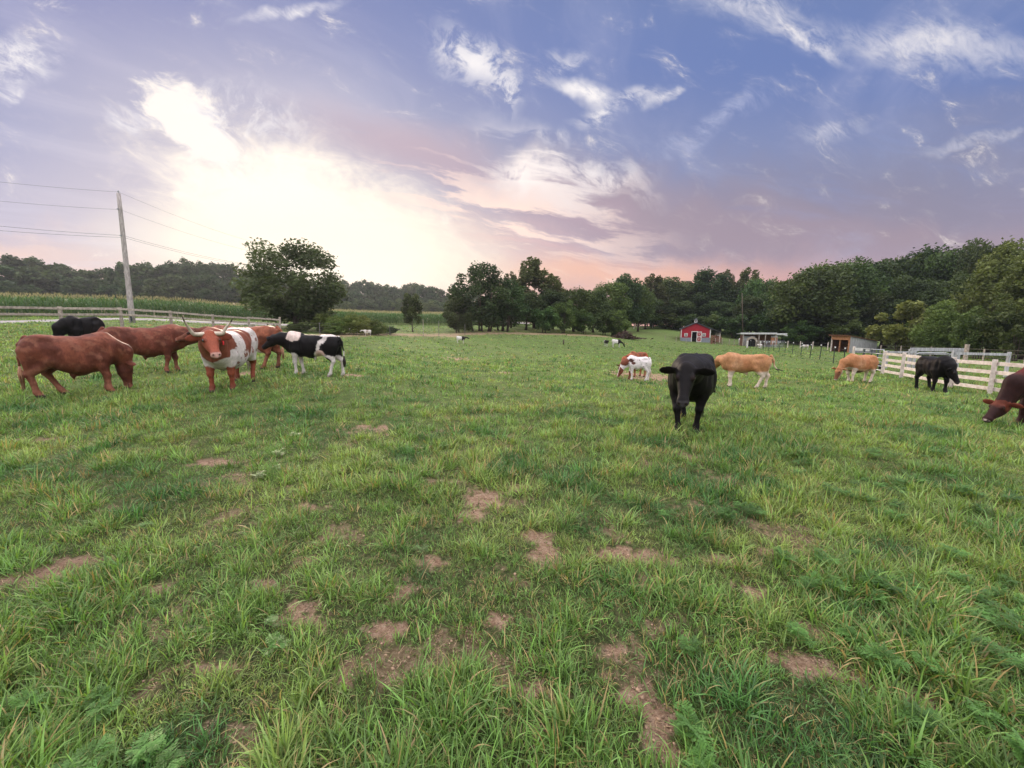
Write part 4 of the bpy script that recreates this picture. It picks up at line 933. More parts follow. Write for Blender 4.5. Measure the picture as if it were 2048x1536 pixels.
# open-fronted run-in shed
p = at(1695, 52); root = empty('open_shed', p, 0, 'open fronted shed with silver board side and an orange fascia', 'shed')
dF = at(1661, 55.6) - p; dF[2] = 0; dS = at(1752, 53.0) - p; dS[2] = 0; hF, hB = 2.22, 1.55
hF = P(1695, 672, 52)[2] - p[2]; hB = P(1752, 683, 53)[2] - p[2]
def quadbox(mb, a, b, z0a, z1a, z0b, z1b, th, nrm):
    o_ = nrm / np.linalg.norm(nrm) * th
    vs = [a + v3(0, 0, z0a), b + v3(0, 0, z0b), b + v3(0, 0, z1b), a + v3(0, 0, z1a)]; mb.add(vs + [v + o_ for v in vs], [(0, 1, 2, 3), (7, 6, 5, 4), (0, 4, 5, 1), (1, 5, 6, 2), (2, 6, 7, 3), (3, 7, 4, 0)])
nS = dF; nF = dS
nbd = 19
for k in range(nbd):                                       # side wall of separate upright boards, part mesh
    if k == 0: mb = MB()
    a = dS * (k / nbd + .002); b = dS * ((k + 1) / nbd - .003); za = hF + (hB - hF) * k / nbd; zb = hF + (hB - hF) * (k + 1) / nbd
    quadbox(mb, a, b, -.25, za - .02, -.25, zb - .02, .03 + .01 * (k % 2), nS)
mb.build('side_wall', M_greyboard, root)
mb = MB(); quadbox(mb, dS - dS * .02, dS * .98 + dF, -.25, hB, -.25, hB, .04, -nF); mb.build('back_wall', M_brownboard, root)
mb = MB(); quadbox(mb, dF * .98 + dS * .03, dF * .98 + dS * .97, -.2, hF - .05, -.2, hB - .05, .04, -nS); mb.build('far_wall', M_brownboard, root)
mb = MB(); quadbox(mb, -dS * .005, dF - dS * .005, hF - .55, hF - .03, hF - .55, hF - .03, .04, -nF); mb.build('fascia', M_orange, root)
mb = MB()
for k in range(5): quadbox(mb, dS * .35 + dF * .02, dS * .35 + dF * .98, .1 + .27 * k, .33 + .27 * k, .1 + .27 * k, .33 + .27 * k, .03, nF)
mb.build('inner_boards', M_brownboard, root)
for f_ in (.0, .5, 1.0): mb = MB(); q = dF * f_ + dS * .012; mb.box(q + v3(0, 0, hF / 2 - .2), (.13, .13, hF + .3)); mb.build('post', M_orange if f_ < 1 else M_newwood, root)
mb = MB(); a, b, c_, d_ = -dS * .10 - dF * .05, -dS * .10 + dF * 1.08, dS * 1.05 + dF * 1.08, dS * 1.05 - dF * .05; zf, zb = hF + .08, hB + .02
vs = [a + v3(0, 0, zf), b + v3(0, 0, zf), c_ + v3(0, 0, zb), d_ + v3(0, 0, zb)]; mb.add(vs + [v + v3(0, 0, .06) for v in vs], [(0, 1, 2, 3), (7, 6, 5, 4), (0, 4, 5, 1), (1, 5, 6, 2), (2, 6, 7, 3), (3, 7, 4, 0)]); mb.build('roof', M_brownboard, root)
for k in range(9):
    mb = MB(); q = dF * (k / 8); mb.bar(q - dS * .09 + v3(0, 0, hF + .0), q + dS * .02 + v3(0, 0, hF - .02), .06, .13); mb.build('rafter', M_orange, root)
simple_fence('wire_fence', [at(p_, d_) for p_, d_ in ((1575, 66), (1600, 64), (1625, 62), (1655, 60))], None, (.5, 1.0), 'faint wire fence between the pale roofed shed and the open shed', M_newwood, M_wire, 1.15, .012, .02, .09)
simple_fence('wire_fence', [at(p_, d_) for p_, d_ in ((1760, 48), (1800, 46), (1860, 43), (1929, 38), (1965, 36), (2048, 33), (2150, 31))], None, (.4, .8, 1.15), 'dark wire fence along the foot of the right wood', M_wood, M_wire, 1.2, .012, .02, .09)
# brush pile and oddments
def mound(name, px, D, w_, h_, label, cat, c1, n=700, seed=3):
    rg = np.random.default_rng(seed); b = at(px, D); bb = rg.normal(size=(n, 3)) * np.array([w_ * .32, .8, 0]); bb[:, 2] = np.maximum(0, h_ * np.exp(-(bb[:, 0] / (w_ * .35)) ** 2) * rg.random(n)); s = rg.normal(size=(n, 3)); s /= np.linalg.norm(s, axis=1)[:, None]; s[:, 2] *= .5
    t2 = np.cross(s, rg.normal(size=(n, 3))); t2 /= np.linalg.norm(t2, axis=1)[:, None]; L_ = rg.uniform(.25, .7, n)[:, None]
    V_ = np.stack([bb - s * L_, bb + t2 * .07, bb + s * L_, bb - t2 * .07], 1).reshape(-1, 3); o = mesh_np(name, V_, np.arange(n * 4).reshape(-1, 4), [M_leaf], colors=np.repeat(np.array(c1) * rg.uniform(.5, 1.4, (n, 1)), 4, 0)); o.location = tuple(b); tag(o, label, cat)
mound('brush_pile', 1248, 67, 4.6, 1.3, 'brown brush pile at the right foot of the hedge line', 'brush pile', (.06, .042, .03))
p = at(1127, 45); c = MB(); c.tube([p, p + v3(0, 0, .28), p + v3(.02, 0, .5), p + v3(.02, 0, .62)], [.06, .09, .07, .03], 8); tag(c.build('stump', M_bark, smooth=True), 'small dark stump alone in the open pasture', 'stump')
# ------------------------------------------------------------------ cattle: one continuous skin grown round a posed skeleton
def smin(a, b, k):
    h = np.clip(.5 + .5 * (b - a) / k, 0, 1); return b * (1 - h) + a * h - k * h * (1 - h)
def surface_nets(f, o, h):
    nx, ny, nz = f.shape; s = f < 0
    c = np.zeros((nx - 1, ny - 1, nz - 1), np.int8)
    for i in (0, 1):
        for j in (0, 1):
            for k in (0, 1): c += s[i:nx - 1 + i, j:ny - 1 + j, k:nz - 1 + k]
    act = (c > 0) & (c < 8); I = np.argwhere(act); idx = -np.ones(act.shape, np.int64); idx[act] = np.arange(len(I))
    acc = np.zeros((len(I), 3)); cnt = np.zeros(len(I)); cor = [(i, j, k) for i in (0, 1) for j in (0, 1) for k in (0, 1)]
    for a in cor:
        for b in cor:
            if sum(b) - sum(a) == 1 and all(y >= x for x, y in zip(a, b)):
                fa = f[I[:, 0] + a[0], I[:, 1] + a[1], I[:, 2] + a[2]]; fb = f[I[:, 0] + b[0], I[:, 1] + b[1], I[:, 2] + b[2]]
                m = (fa < 0) != (fb < 0); t = np.where(m, fa / np.where(m, fa - fb, 1), 0)[:, None]
                p = np.array(a) + t * (np.array(b) - np.array(a)); acc[m] += p[m]; cnt[m] += 1
    Vv = (I + acc / cnt[:, None]) * h + o; Qs = []
    for ax in range(3):
        u, v = [(1, 2), (2, 0), (0, 1)][ax]
        sl0 = [slice(1, -1)] * 3; sl0[ax] = slice(0, -1); sl1 = list(sl0); sl1[ax] = slice(1, None)
        a = s[tuple(sl0)]; b = s[tuple(sl1)]; E = np.argwhere(a != b); flip = a[tuple(E.T)]
        E = E + 1; E[:, ax] -= 1
        def g(du, dv): q = E.copy(); q[:, u] -= du; q[:, v] -= dv; return idx[q[:, 0], q[:, 1], q[:, 2]]
        q = np.stack([g(1, 1), g(0, 1), g(0, 0), g(1, 0)], 1); q[~flip] = q[~flip][:, ::-1]; Qs.append(q)
    return Vv, np.concatenate(Qs)
def nrm(v): v = np.array(v, float); return v / np.linalg.norm(v)
class Fld:
    def __init__(s, X): s.X = X; s.d = np.full(X.shape[:-1], 9.0)
    def add(s, d, k=.04): s.d = smin(s.d, d, k)
    def cone(s, a, b, ra, rb, k=.04, sq=None):
        a = np.array(a, float); b = np.array(b, float); X = s.X; ab = b - a; L2 = ab @ ab
        t = np.clip(((X - a) @ ab) / L2, 0, 1); q = X - a - t[..., None] * ab
        if sq is not None:                         # flatten across one direction
            ax, fct = sq; ax = nrm(ax); q = q + (q @ ax)[..., None] * ax * (1 / fct - 1)
        s.add(np.sqrt((q * q).sum(-1)) - (ra + (rb - ra) * t), k)
    def chain(s, P_, rs, k=.03, sq=None):
        for i in range(len(P_) - 1): s.cone(P_[i], P_[i + 1], rs[i], rs[i + 1], k, sq)
    def ell(s, c, r, k=.05, ax=None):
        q = s.X - np.array(c, float)
        if ax is not None: q = q @ np.array(ax).T
        r = np.array(r, float); k0 = np.sqrt(((q / r) ** 2).sum(-1)); k1 = np.sqrt(((q / r ** 2) ** 2).sum(-1)) + 1e-9
        s.add(k0 * (k0 - 1) / k1, k)
    def loft(s, t, up, sd, xs, top, bot, hw, k=.05, p=2.3):
        tt = np.linspace(xs[0], xs[-1], 300); ker = np.exp(-np.linspace(-2, 2, 21) ** 2); ker /= ker.sum()
        def tab(v):
            v = np.interp(tt, xs, v); return np.convolve(np.pad(v, 10, mode='edge'), ker, 'valid')
        T_, B_, W_ = tab(top), tab(bot), tab(hw)
        tc_ = np.clip(t, xs[0], xs[-1]); T1 = np.interp(tc_, tt, T_); B1 = np.interp(tc_, tt, B_); W1 = np.interp(tc_, tt, W_)
        cz = (T1 + B1) / 2; hh = np.maximum((T1 - B1) / 2, .01); W1 = np.maximum(W1, .01)
        ex = (t - tc_)
        # barrel is widest a bit below the middle
        r = ((np.abs(sd) / W1) ** p + (np.abs(up - cz) / hh) ** p) ** (1 / p); d = (r - 1) * np.minimum(W1, hh)
        s.add(np.sqrt(np.maximum(d, 0) ** 2 + ex ** 2) + np.minimum(d, 0) + np.where(ex != 0, 0, 0), k)

def build_cow(c):
    """c: pose dictionary in metres for an animal 1.35 m at the withers; x forward, y left, z up"""
    g = c.get; S = g('S', 1.0); LX = g('LX', 1.0); W = g('W', 1.0); BL = g('belly', 0.0); lt = g('leg', 1.0); young = g('young', 0)
    dz = (lt - 1) * .60
    xs = np.array([-.90, -.86, -.76, -.62, -.42, -.15, .12, .36, .54, .68, .80, .86]) * LX
    top = np.array([1.10, 1.22, 1.30, 1.33, 1.325, 1.30, 1.29, 1.31, 1.335, 1.28, 1.16, 1.05]) + dz + g('hump', 0) * np.array([0, 0, 0, 0, 0, 0, .2, .7, 1, .9, .3, 0])
    bot = np.array([.98, .90, .82, .74, .68, .60, .56, .57, .60, .66, .76, .92]) + dz - BL * np.array([0, 0, 0, .3, .8, 1, 1, .7, .3, 0, 0, 0])
    hw = np.array([.08, .18, .235, .26, .28, .315, .325, .29, .245, .21, .15, .07]) * W
    nb = np.array(g('nbase', (.66 * LX, 0, 1.08 + dz))); poll = np.array(g('poll', (1.22, 0, 1.45))); f_ = nrm(g('face', (.8, 0, -.6)))
    side = nrm(np.cross(g('upv', (0, 0, 1)), f_)) if g('side') is None else nrm(g('side')); up = np.cross(f_, side)
    hs = g('head', 1.0); mid = (nb + poll) / 2 + np.array(g('nmid', (0, 0, .02)))
    def fields(X):
        B = Fld(X); B.loft(X[..., 0], X[..., 2], X[..., 1], xs, top, bot, hw, .001)
        for sy in (1, -1):
            B.ell((.50 * LX, sy * .17 * W, .98 + dz), (.19, .10, .29), .09); B.ell((-.62 * LX, sy * .16 * W, 1.0 + dz), (.26, .15, .32), .09)
            B.ell((-.56 * LX, sy * .20 * W, 1.22 + dz), (.10, .055, .06), .07)     # hook bone
            B.ell((-.86 * LX, sy * .08, 1.17 + dz), (.07, .05, .06), .06)          # pin bone
        B.cone((.30 * LX, 0, 1.27 + dz), (.62 * LX, 0, 1.29 + dz + g('hump', 0) * .4), .06, .075, .08)
        Nn = Fld(X); nr = g('nr', (.25, .19, .135)); sqn = g('sqn', ((0, 1, 0), .72))
        Nn.chain([nb, mid, poll - f_ * .0 - up * .03], [nr[0], nr[1], nr[2]], .06, sqn)
        if g('dewlap', 1): Nn.cone((.74 * LX, 0, .80 + dz), nb * .35 + poll * .65 - np.array([0, 0, .10]), .10, .05, .08, ((0, 1, 0), .55))
        B.add(Nn.d, .09)
        H = Fld(X); q = X - poll; a = q @ f_ / hs; u = q @ up / hs; sd = q @ side / hs
        H.loft(a, u, sd, np.array([-.07, -.03, .03, .12, .22, .32, .40, .47, .515, .53]), np.array([.03, .085, .105, .105, .088, .072, .062, .060, .035, .01]), np.array([-.05, -.12, -.155, -.17, -.155, -.115, -.090, -.085, -.075, -.05]),
               np.array([.05, .085, .105, .118, .100, .080, .072, .082, .070, .03]), .001, 2.4); H.d = H.d * hs
        def hp(a_, u_, s_): return poll + hs * (a_ * f_ + u_ * up + s_ * side)
        for sy in (1, -1):
            H.ell(hp(.125, .055, sy * .098), (.05 * hs, .035 * hs, .03 * hs), .03, np.array([f_, up, side]))     # brow
            eb = hp(.0, .02, sy * .10); ed = nrm(sy * side * 1.0 - f_ * g('earback', .15) + up * g('earup', -.12)); et = eb + ed * .13 * hs * g('ear', 1.0)
            n_ = nrm(f_ * .8 + up * .35); wv = np.cross(ed, n_)
            H.ell(et, (.115 * hs * g('ear', 1), .070 * hs, .020), .03, np.array([ed, nrm(wv), n_]))
            H.ell(hp(.475, .015, sy * .045), (.03 * hs, .022 * hs, .022 * hs), .02, np.array([f_, up, side]))    # nostril swell
        H.ell(hp(-.04, .075, 0), (.06 * hs, .05 * hs, .07 * hs), .04, np.array([f_, up, side]))                   # poll tuft
        L = Fld(X); legs = g('legs', [0, 0, 0, 0]); kk = g('knee', [0, 0, 0, 0]); yo = g('stance', 1.0); lr = g('lr', 1.0)
        for i, sy in ((0, 1), (1, -1)):
            d = legs[i]; x0 = .48 * LX; y = sy * .165 * W; y2 = sy * .15 * yo * min(W, 1.15)
            kn = (x0 + .02 + d * .55 + kk[i] * .05, (y + y2) / 2, (.43 + dz * .6)); fe = (x0 + d * .92 - kk[i] * .05, y2, .13); ho = (x0 + .03 + d, y2, .045)
            L.chain([(x0 - .02 + d * .12, y, .80 + dz), (x0 + d * .2, y, .66 + dz), kn, (kn[0] * .5 + fe[0] * .5, (kn[1] + fe[1]) / 2, (kn[2] + fe[2]) / 2), fe, ho, (ho[0] + .015, y2, .02)], [.135, .10 * lr, .062 * lr, .040 * lr, .050 * lr, .052 * lr, .062 * lr], .03)
            L.ell((kn[0] + .012, kn[1], kn[2]), (.058 * lr, .055 * lr, .075), .03)
        for i, sy in ((2, 1), (3, -1)):
            d = legs[i]; x0 = -.62 * LX; y = sy * .17 * W; y2 = sy * .16 * yo * min(W, 1.15)
            st = (-.44 * LX + d * .2, y, .80 + dz); hk = (x0 - .15 + d * .60, (y + y2) / 2, .50 + dz * .7); fe = (x0 - .07 + d * .95, y2, .13); ho = (x0 - .03 + d, y2, .045)
            th_ = g('th', 1.0); L.cone((x0 + .02, y, 1.0 + dz), st, .18 * th_, .125 * th_, .05, ((0, 1, 0), .75)); L.cone((x0 - .12, y, .98 + dz), (x0 - .11 + d * .40, y, .60 + dz), .14 * th_, .085 * th_, .06, ((0, 1, 0), .8))
            L.chain([st, (st[0] * .45 + hk[0] * .55, y, st[2] * .45 + hk[2] * .55), hk, (hk[0] * .55 + fe[0] * .45 + .012, (hk[1] + fe[1]) / 2, (hk[2] + fe[2]) / 2), fe, ho, (ho[0] + .015, y2, .02)], [.13, .098 * lr, .064 * lr, .045 * lr, .052 * lr, .054 * lr, .064 * lr], .03)
            L.ell((hk[0] - .03, hk[1], hk[2] + .03), (.045 * lr, .04 * lr, .07), .03)
        # hollows: flank, behind the shoulder, front of the thigh
        def cut(F_, c_, r_, k=.05):
            q_ = (X - np.array(c_)) / np.array(r_); k0 = np.sqrt((q_ ** 2).sum(-1)); e_ = (k0 - 1) * min(r_); F_.d = -smin(-F_.d, e_, k)
        for sy in (1, -1):
            cut(B, (-.40 * LX, sy * .345 * W, 1.17 + dz), (.15, .085, .11), .06); cut(B, (.27 * LX, sy * .368 * W, 1.0 + dz), (.05, .09, .28), .06); cut(B, (-.34 * LX, sy * .355 * W, .80 + dz), (.07, .08, .20), .06)
            cut(B, (.66 * LX, sy * .34 * W, 1.0 + dz), (.05, .12, .22), .06)
        B.d = B.d + .010 * np.sin(X[..., 0] * 19 + X[..., 1] * 5) * np.sin(X[..., 2] * 7 + X[..., 0] * 3) * (np.abs(X[..., 0]) < .35 * LX)
        A = Fld(X)
        if g('udder'): A.ell((-.42 * LX, 0, .66 + dz - BL * .4), (.17, .13, .13 * g('udder')), .04)
        if g('sheath'): A.cone((.10, 0, .60 + dz - BL), (-.08, 0, .56 + dz - BL), .05, .04, .06); A.cone((-.08, 0, .56 + dz - BL), (-.07, 0, .47 + dz - BL), .035, .015, .04)
        tl = g('tail', [(-.86 * LX, 0, 1.28 + dz), (-.96 * LX, .0, 1.16 + dz), (-.97 * LX, .01, .85 + dz * .8), (-.96 * LX, .02, .62 + dz * .6)])
        Tt = Fld(X); Tt.chain([np.array(q_) for q_ in tl], [.05, .032, .022, .018], .03)
        return B, H, L, A, Tt, (a, u, sd)
    h = g('res', .018) / S
    lo = np.array([xs[0] - .30, -.55 * max(W, 1), -.03]); hi = np.array([xs[-1] + .2, .55 * max(W, 1), 1.6 + dz])
    tip = poll + f_ * .62 * hs
    for p_ in (poll, tip, poll + side * .34 * hs, poll - side * .34 * hs, *[np.array(q_) for q_ in g('tail', [])]):
        lo = np.minimum(lo, np.array(p_) - .15); hi = np.maximum(hi, np.array(p_) + .15)
    lo[2] = max(lo[2], -.04); ax = [np.arange(lo[i], hi[i] + h, h) for i in range(3)]
    X = np.stack(np.meshgrid(*ax, indexing='ij'), -1)
    def total(X):
        B, H, L, A, Tt, loc = fields(X); d = smin(B.d, L.d, .06); d = smin(d, H.d, .05); d = smin(d, A.d, .04); d = smin(d, Tt.d, .02); return d, B, H, L, A, Tt, loc
    # coarse pass everywhere, fine pass only near the skin
    cs = 3; Xc = X[::cs, ::cs, ::cs]; dc = total(Xc)[0]
    def grow(ax_n, m): return np.minimum(np.arange(ax_n) // cs, m - 1)
    i0, j0, k0 = grow(X.shape[0], Xc.shape[0]), grow(X.shape[1], Xc.shape[1]), grow(X.shape[2], Xc.shape[2])
    d = dc[np.ix_(i0, j0, k0)]; near_ = np.abs(d) < h * cs * 1.9 + .012; out_ = np.empty(near_.sum()); Xn = X[near_]
    for i in range(0, len(Xn), 150000): out_[i:i + 150000] = total(Xn[i:i + 150000])[0]
    d = d.copy(); d[near_] = out_
    Vv, Qq = surface_nets(d, lo, h)
    _, B, H, L, A, Tt, (a, u, sd) = total(Vv)
    # slight muscle and hide relief
    rgn = dict(p=Vv, head=H.d < np.minimum(B.d, L.d) + .01, leg=(L.d < B.d - .01) & (Vv[:, 2] < .72 + dz), a=a, u=u, sd=sd, udder=A.d < np.minimum(B.d, L.d) - .0, tail=Tt.d < np.minimum(B.d, H.d) - .005, LX=LX, dz=dz, earm=(H.d < B.d + .02) & (np.abs(sd) > .135))
    info = dict(S=S, poll=poll, f=f_, up=up, side=side, hs=hs, tail=g('tail') or [(-.96 * LX, .02, .62 + dz * .6)], dz=dz)
    return Vv * S, Qq, rgn, info
def n3(p, sc, seed): return (.84 if 2 < sc < 6 else 1) * vnoise(p[:, 0] + p[:, 1] * .6 + 7, p[:, 2] + p[:, 1] * .5 + 3, sc, seed, 3)
def mixc(c, m, col): m = np.clip(m, 0, 1)[:, None]; return c * (1 - m) + np.array(col) * m
def patch(p, cx, cz, rx, rz, seed, ang=0, rag=.35, edge=.10):
    ca, sa = math.cos(ang), math.sin(ang); X = p[:, 0] - cx; Z = p[:, 2] - cz; u = (X * ca + Z * sa) / rx; v = (-X * sa + Z * ca) / rz
    d = np.sqrt(u * u + v * v) + (n3(p, 5, seed) / .84 - .5) * rag * 2 + (vnoise(p[:, 0] + p[:, 1], p[:, 2], 34, seed, 2) - .5) * .16; return sstep(1 + edge, 1 - edge, d)
RED = (.205, .066, .040); DRED = (.085, .026, .017); TAN = (.45, .225, .110); BLK = (.0075, .0065, .007); WHT = (.62, .565, .535); PINK = (.50, .28, .24)
def finish(r, c, muzzle=None, hoof=(.05, .035, .03), udder=None):
    p = r['p']
    if muzzle is not None: c = mixc(c, sstep(.45, .49, r['a'] - .25 * np.maximum(0, r['u'])) * r['head'] * sstep(.075, .04, r['u']), muzzle)
    nd = np.sqrt(((r['a'] - .505) / .022) ** 2 + ((r['u'] - .015) / .016) ** 2 + ((np.abs(r['sd']) - .042) / .018) ** 2); c = mixc(c, sstep(1.3, .8, nd) * r['head'], (.02, .012, .012))
    c = mixc(c, r['head'] * sstep(.011, .004, np.abs(r['u'] + .045)) * sstep(.36, .42, r['a']) * .8, (.03, .018, .015))
    c = mixc(c, r['head'] * sstep(.06, .03, np.sqrt((r['a'] - .135) ** 2 + (r['u'] - .045) ** 2)) * (np.abs(r['sd']) > .07) * .6, (.03, .015, .012))
    c = mixc(c, sstep(.085, .06, p[:, 2]), hoof)
    if udder is not None: c = mixc(c, r['udder'] * 1.0, udder)
    return np.clip(c * (.80 + .40 * n3(p, 14, 77))[:, None], 0, 1)
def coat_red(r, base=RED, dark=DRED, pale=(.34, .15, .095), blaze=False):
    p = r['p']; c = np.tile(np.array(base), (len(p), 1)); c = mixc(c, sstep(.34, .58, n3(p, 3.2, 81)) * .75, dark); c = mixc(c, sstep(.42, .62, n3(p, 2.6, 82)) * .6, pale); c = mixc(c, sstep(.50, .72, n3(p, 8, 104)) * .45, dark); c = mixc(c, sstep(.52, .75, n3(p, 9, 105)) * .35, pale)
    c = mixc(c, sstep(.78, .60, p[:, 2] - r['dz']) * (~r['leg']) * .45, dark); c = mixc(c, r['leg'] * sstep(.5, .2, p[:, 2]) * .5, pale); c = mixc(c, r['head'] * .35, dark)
    return finish(r, c, (.33, .15, .11))
def coat_black(r, brown=.12):
    p = r['p']; c = np.tile(np.array(BLK), (len(p), 1)); c = mixc(c, sstep(.45, .8, n3(p, 2.5, 83)) * brown, (.05, .022, .014)); return finish(r, c, (.055, .050, .054), (.02, .018, .018))
def coat_longhorn(r):
    p = r['p']; LX = r['LX']; c = np.tile(np.array(WHT), (len(p), 1)); X, Z = p[:, 0], p[:, 2]
    nz = (n3(p, 4, 84) - .42) * .22 + (vnoise(p[:, 0] + p[:, 1], p[:, 2], 30, 5, 2) - .5) * .05
    neck = sstep(.40, .43, X + nz + (Z - 1.05) * -.30) * sstep(.74, .77, Z + nz * .8 - .55 * np.abs(p[:, 1]) + .12 * (X > 0.6))
    c = mixc(c, neck, RED); c = mixc(c, patch(p, -.16, 1.02, .20, .34, 85, .45, .45), RED); c = mixc(c, sstep(.66, .70, n3(p, 11, 93)) * .9, RED); c = mixc(c, patch(p, -.82, .92, .08, .25, 86), RED)
    c = mixc(c, r['head'] * 1.0, (.27, .070, .038)); c = mixc(c, r['earm'] * 1.0, (.23, .06, .035)); c = mixc(c, r['leg'] * sstep(.56, .52, Z + nz), (.24, .065, .035)); c = mixc(c, r['leg'] * sstep(.2, .1, Z) * .5, (.12, .05, .04))
    return finish(r, c, (.52, .30, .25), udder=PINK)
def coat_holstein(r):
    p = r['p']; X, Z = p[:, 0], p[:, 2] - r['dz']; nz = (n3(p, 5, 87) - .42) * .20 + (vnoise(p[:, 0] + p[:, 1], p[:, 2], 30, 6, 2) - .5) * .05; c = np.tile(np.array(BLK), (len(p), 1))
    c = mixc(c, patch(p - np.array([0, 0, r['dz']]), .50, 1.26, .20, .20, 88, .3, .5, .06), (.62, .50, .45))
    band = sstep(.095, .075, np.abs(X + .34 + (Z - .95) * .42 + nz * 1.2)); c = mixc(c, band, WHT)
    c = mixc(c, sstep(1.27, 1.29, Z + nz * .3) * sstep(-.30, -.36, X), WHT)
    c = mixc(c, patch(p - np.array([0, 0, r['dz']]), -.34, .70, .16, .13, 89), (.60, .42, .36))
    c = mixc(c, r['leg'] * sstep(.72, .68, Z + r['dz'] + nz) * (1 - patch(p, -.50, .55, .14, .12, 90)), WHT)
    c = mixc(c, sstep(.66, .62, Z + nz) * (~r['leg']) * sstep(-.1, -.2, X) * (~r['head']), (.45, .30, .25)); c = mixc(c, r['head'] * 1.0, (.014, .011, .012)); c = mixc(c, r['tail'] * sstep(.85, .80, Z), WHT)
    return finish(r, c, (.03, .025, .025), (.25, .2, .18))
def coat_spotted(r):
    p = r['p']; Z = p[:, 2]; c = np.tile(np.array((.74, .68, .68)), (len(p), 1)); br = (.20, .065, .04)
    c = mixc(c, patch(p, .80, 1.05, .27, .24, 91, .8, .4), br); c = mixc(c, patch(p, .42, 1.17, .14, .10, 92, 0, .6, .08), (.09, .04, .035)); c = mixc(c, sstep(.70, .74, n3(p, 9, 93)) * sstep(.8, .9, Z) * sstep(-.95, -.6, p[:, 0]), (.10, .05, .04))
    c = mixc(c, patch(p, .3, 1.02, .10, .07, 94, 0, .5), (.12, .05, .04)); c = mixc(c, r['head'] * (np.abs(r['sd']) > .045), br); c = mixc(c, r['leg'] * (p[:, 1] < 0) * (p[:, 0] > 0) * sstep(.55, .5, Z), br)
    return finish(r, c, (.5, .3, .25))
def coat_tan(r, base=TAN, legs=(.66, .55, .46)):
    p = r['p']; X, Z = p[:, 0], p[:, 2] - r['dz']; c = np.tile(np.array(base), (len(p), 1)); c = mixc(c, sstep(.45, .75, n3(p, 2, 95)) * .5, (.36, .13, .055)); c = mixc(c, sstep(.45, .7, n3(p, 2.3, 96)) * .5, (.60, .40, .26)); c = mixc(c, sstep(.52, .74, n3(p, 8, 106)) * .35, (.33, .15, .08))
    c = mixc(c, sstep(.72, .60, Z + (n3(p, 4, 97) - .5) * .1) * r['leg'], legs); c = mixc(c, sstep(.70, .60, Z) * (~r['leg']) * (~r['head']) * .8, (.62, .42, .30)); c = mixc(c, sstep(-.72, -.86, X) * sstep(1.05, .85, Z) * .8, (.70, .55, .45))
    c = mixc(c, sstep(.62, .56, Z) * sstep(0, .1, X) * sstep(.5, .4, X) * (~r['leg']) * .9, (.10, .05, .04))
    return finish(r, c, (.10, .06, .05), udder=(.60, .42, .36))
def coat_jersey(r):
    c = coat_tan(r, (.42, .19, .088)); p = r['p']; c = mixc(c, r['head'] * sstep(.10, .25, r['a']) * .75, (.10, .045, .03)); c = mixc(c, r['head'] * sstep(-.02, -.1, r['u']) * .8, (.60, .46, .38)); c = mixc(c, r['head'] * sstep(.48, .51, r['a']) * 1.0, (.7, .6, .55))
    c = mixc(c, patch(p, .62, .62, .2, .10, 98), (.55, .45, .38)); return c
def coat_darkred(r):
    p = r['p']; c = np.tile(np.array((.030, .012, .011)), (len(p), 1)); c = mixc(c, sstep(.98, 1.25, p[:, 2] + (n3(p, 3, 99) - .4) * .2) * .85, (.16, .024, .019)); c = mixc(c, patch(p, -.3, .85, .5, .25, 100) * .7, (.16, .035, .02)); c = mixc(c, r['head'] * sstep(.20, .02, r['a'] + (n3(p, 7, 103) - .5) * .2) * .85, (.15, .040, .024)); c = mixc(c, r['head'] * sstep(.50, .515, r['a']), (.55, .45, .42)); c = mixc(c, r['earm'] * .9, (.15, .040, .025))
    return finish(r, c, None, (.02, .015, .015))
def coat_goat(r, w=.1):
    p = r['p']; c = np.tile(np.array((.70, .67, .64)), (len(p), 1)); c = mixc(c, sstep(w - .04, w + .04, p[:, 0] + (n3(p, 4, 101) - .5) * .2) + r['head'], (.018, .016, .016)); c = mixc(c, r['leg'] * 1.0, (.6, .57, .55)); return c
def coat_white(r): c = np.tile(np.array((.66, .62, .58)), (len(r['p']), 1)); return mixc(c, patch(r['p'], 0, 1.1, .3, .2, 102), (.35, .28, .23))

m, t, b, o = newmat('short_hide'); M_hide = m
a_ = t.node('ShaderNodeAttribute', attribute_name='col'); tcn = t.node('ShaderNodeTexCoord').outputs['Object']
hn = t.noise(t.mapping(tcn, sc=(1, 1, .35), typ='POINT'), 38, 6, .75)
t.put(b.inputs['Base Color'], t.mix(t.mr(hn, .35, .65, 0, .6), a_.outputs['Color'], t.mix(.0, t.vmath('SCALE', a_.outputs['Color'], sc=.55), (0, 0, 0))))
b.inputs['Roughness'].default_value = .52; b.inputs['Specular IOR Level'].default_value = .10
bn = t.node('ShaderNodeBump'); bn.inputs['Strength'].default_value = .35; bn.inputs['Distance'].default_value = .012
t.put(bn.inputs['Height'], t.math('ADD', hn, t.math('MULTIPLY', t.noise(tcn, 9, 4, .6), 2.0))); t.link(bn.outputs[0], b.inputs['Normal'])
M_horn = mat('horn', (.58, .50, .40), (.40, .34, .27), 14, .45, .2)
M_horntip = mat('horn_tip', (.08, .06, .05), None, 14, .4, .1)
M_eye = mat('dark_eye', (.008, .006, .006), None, 5, .12, 0, spec=.8)
M_tag = mat('red_tag', (.75, .03, .04), None, 5, .45, 0)
M_haird = mat('dark_tail_hair', (.02, .015, .014), (.035, .025, .02), 40, .7, .5, stretch=(1, 1, .1)); M_hairr = mat('red_tail_hair', (.42, .24, .15), (.25, .11, .06), 40, .7, .5, stretch=(1, 1, .1)); M_hairw = mat('white_tail_hair', (.66, .60, .55), (.5, .42, .36), 40, .7, .5)

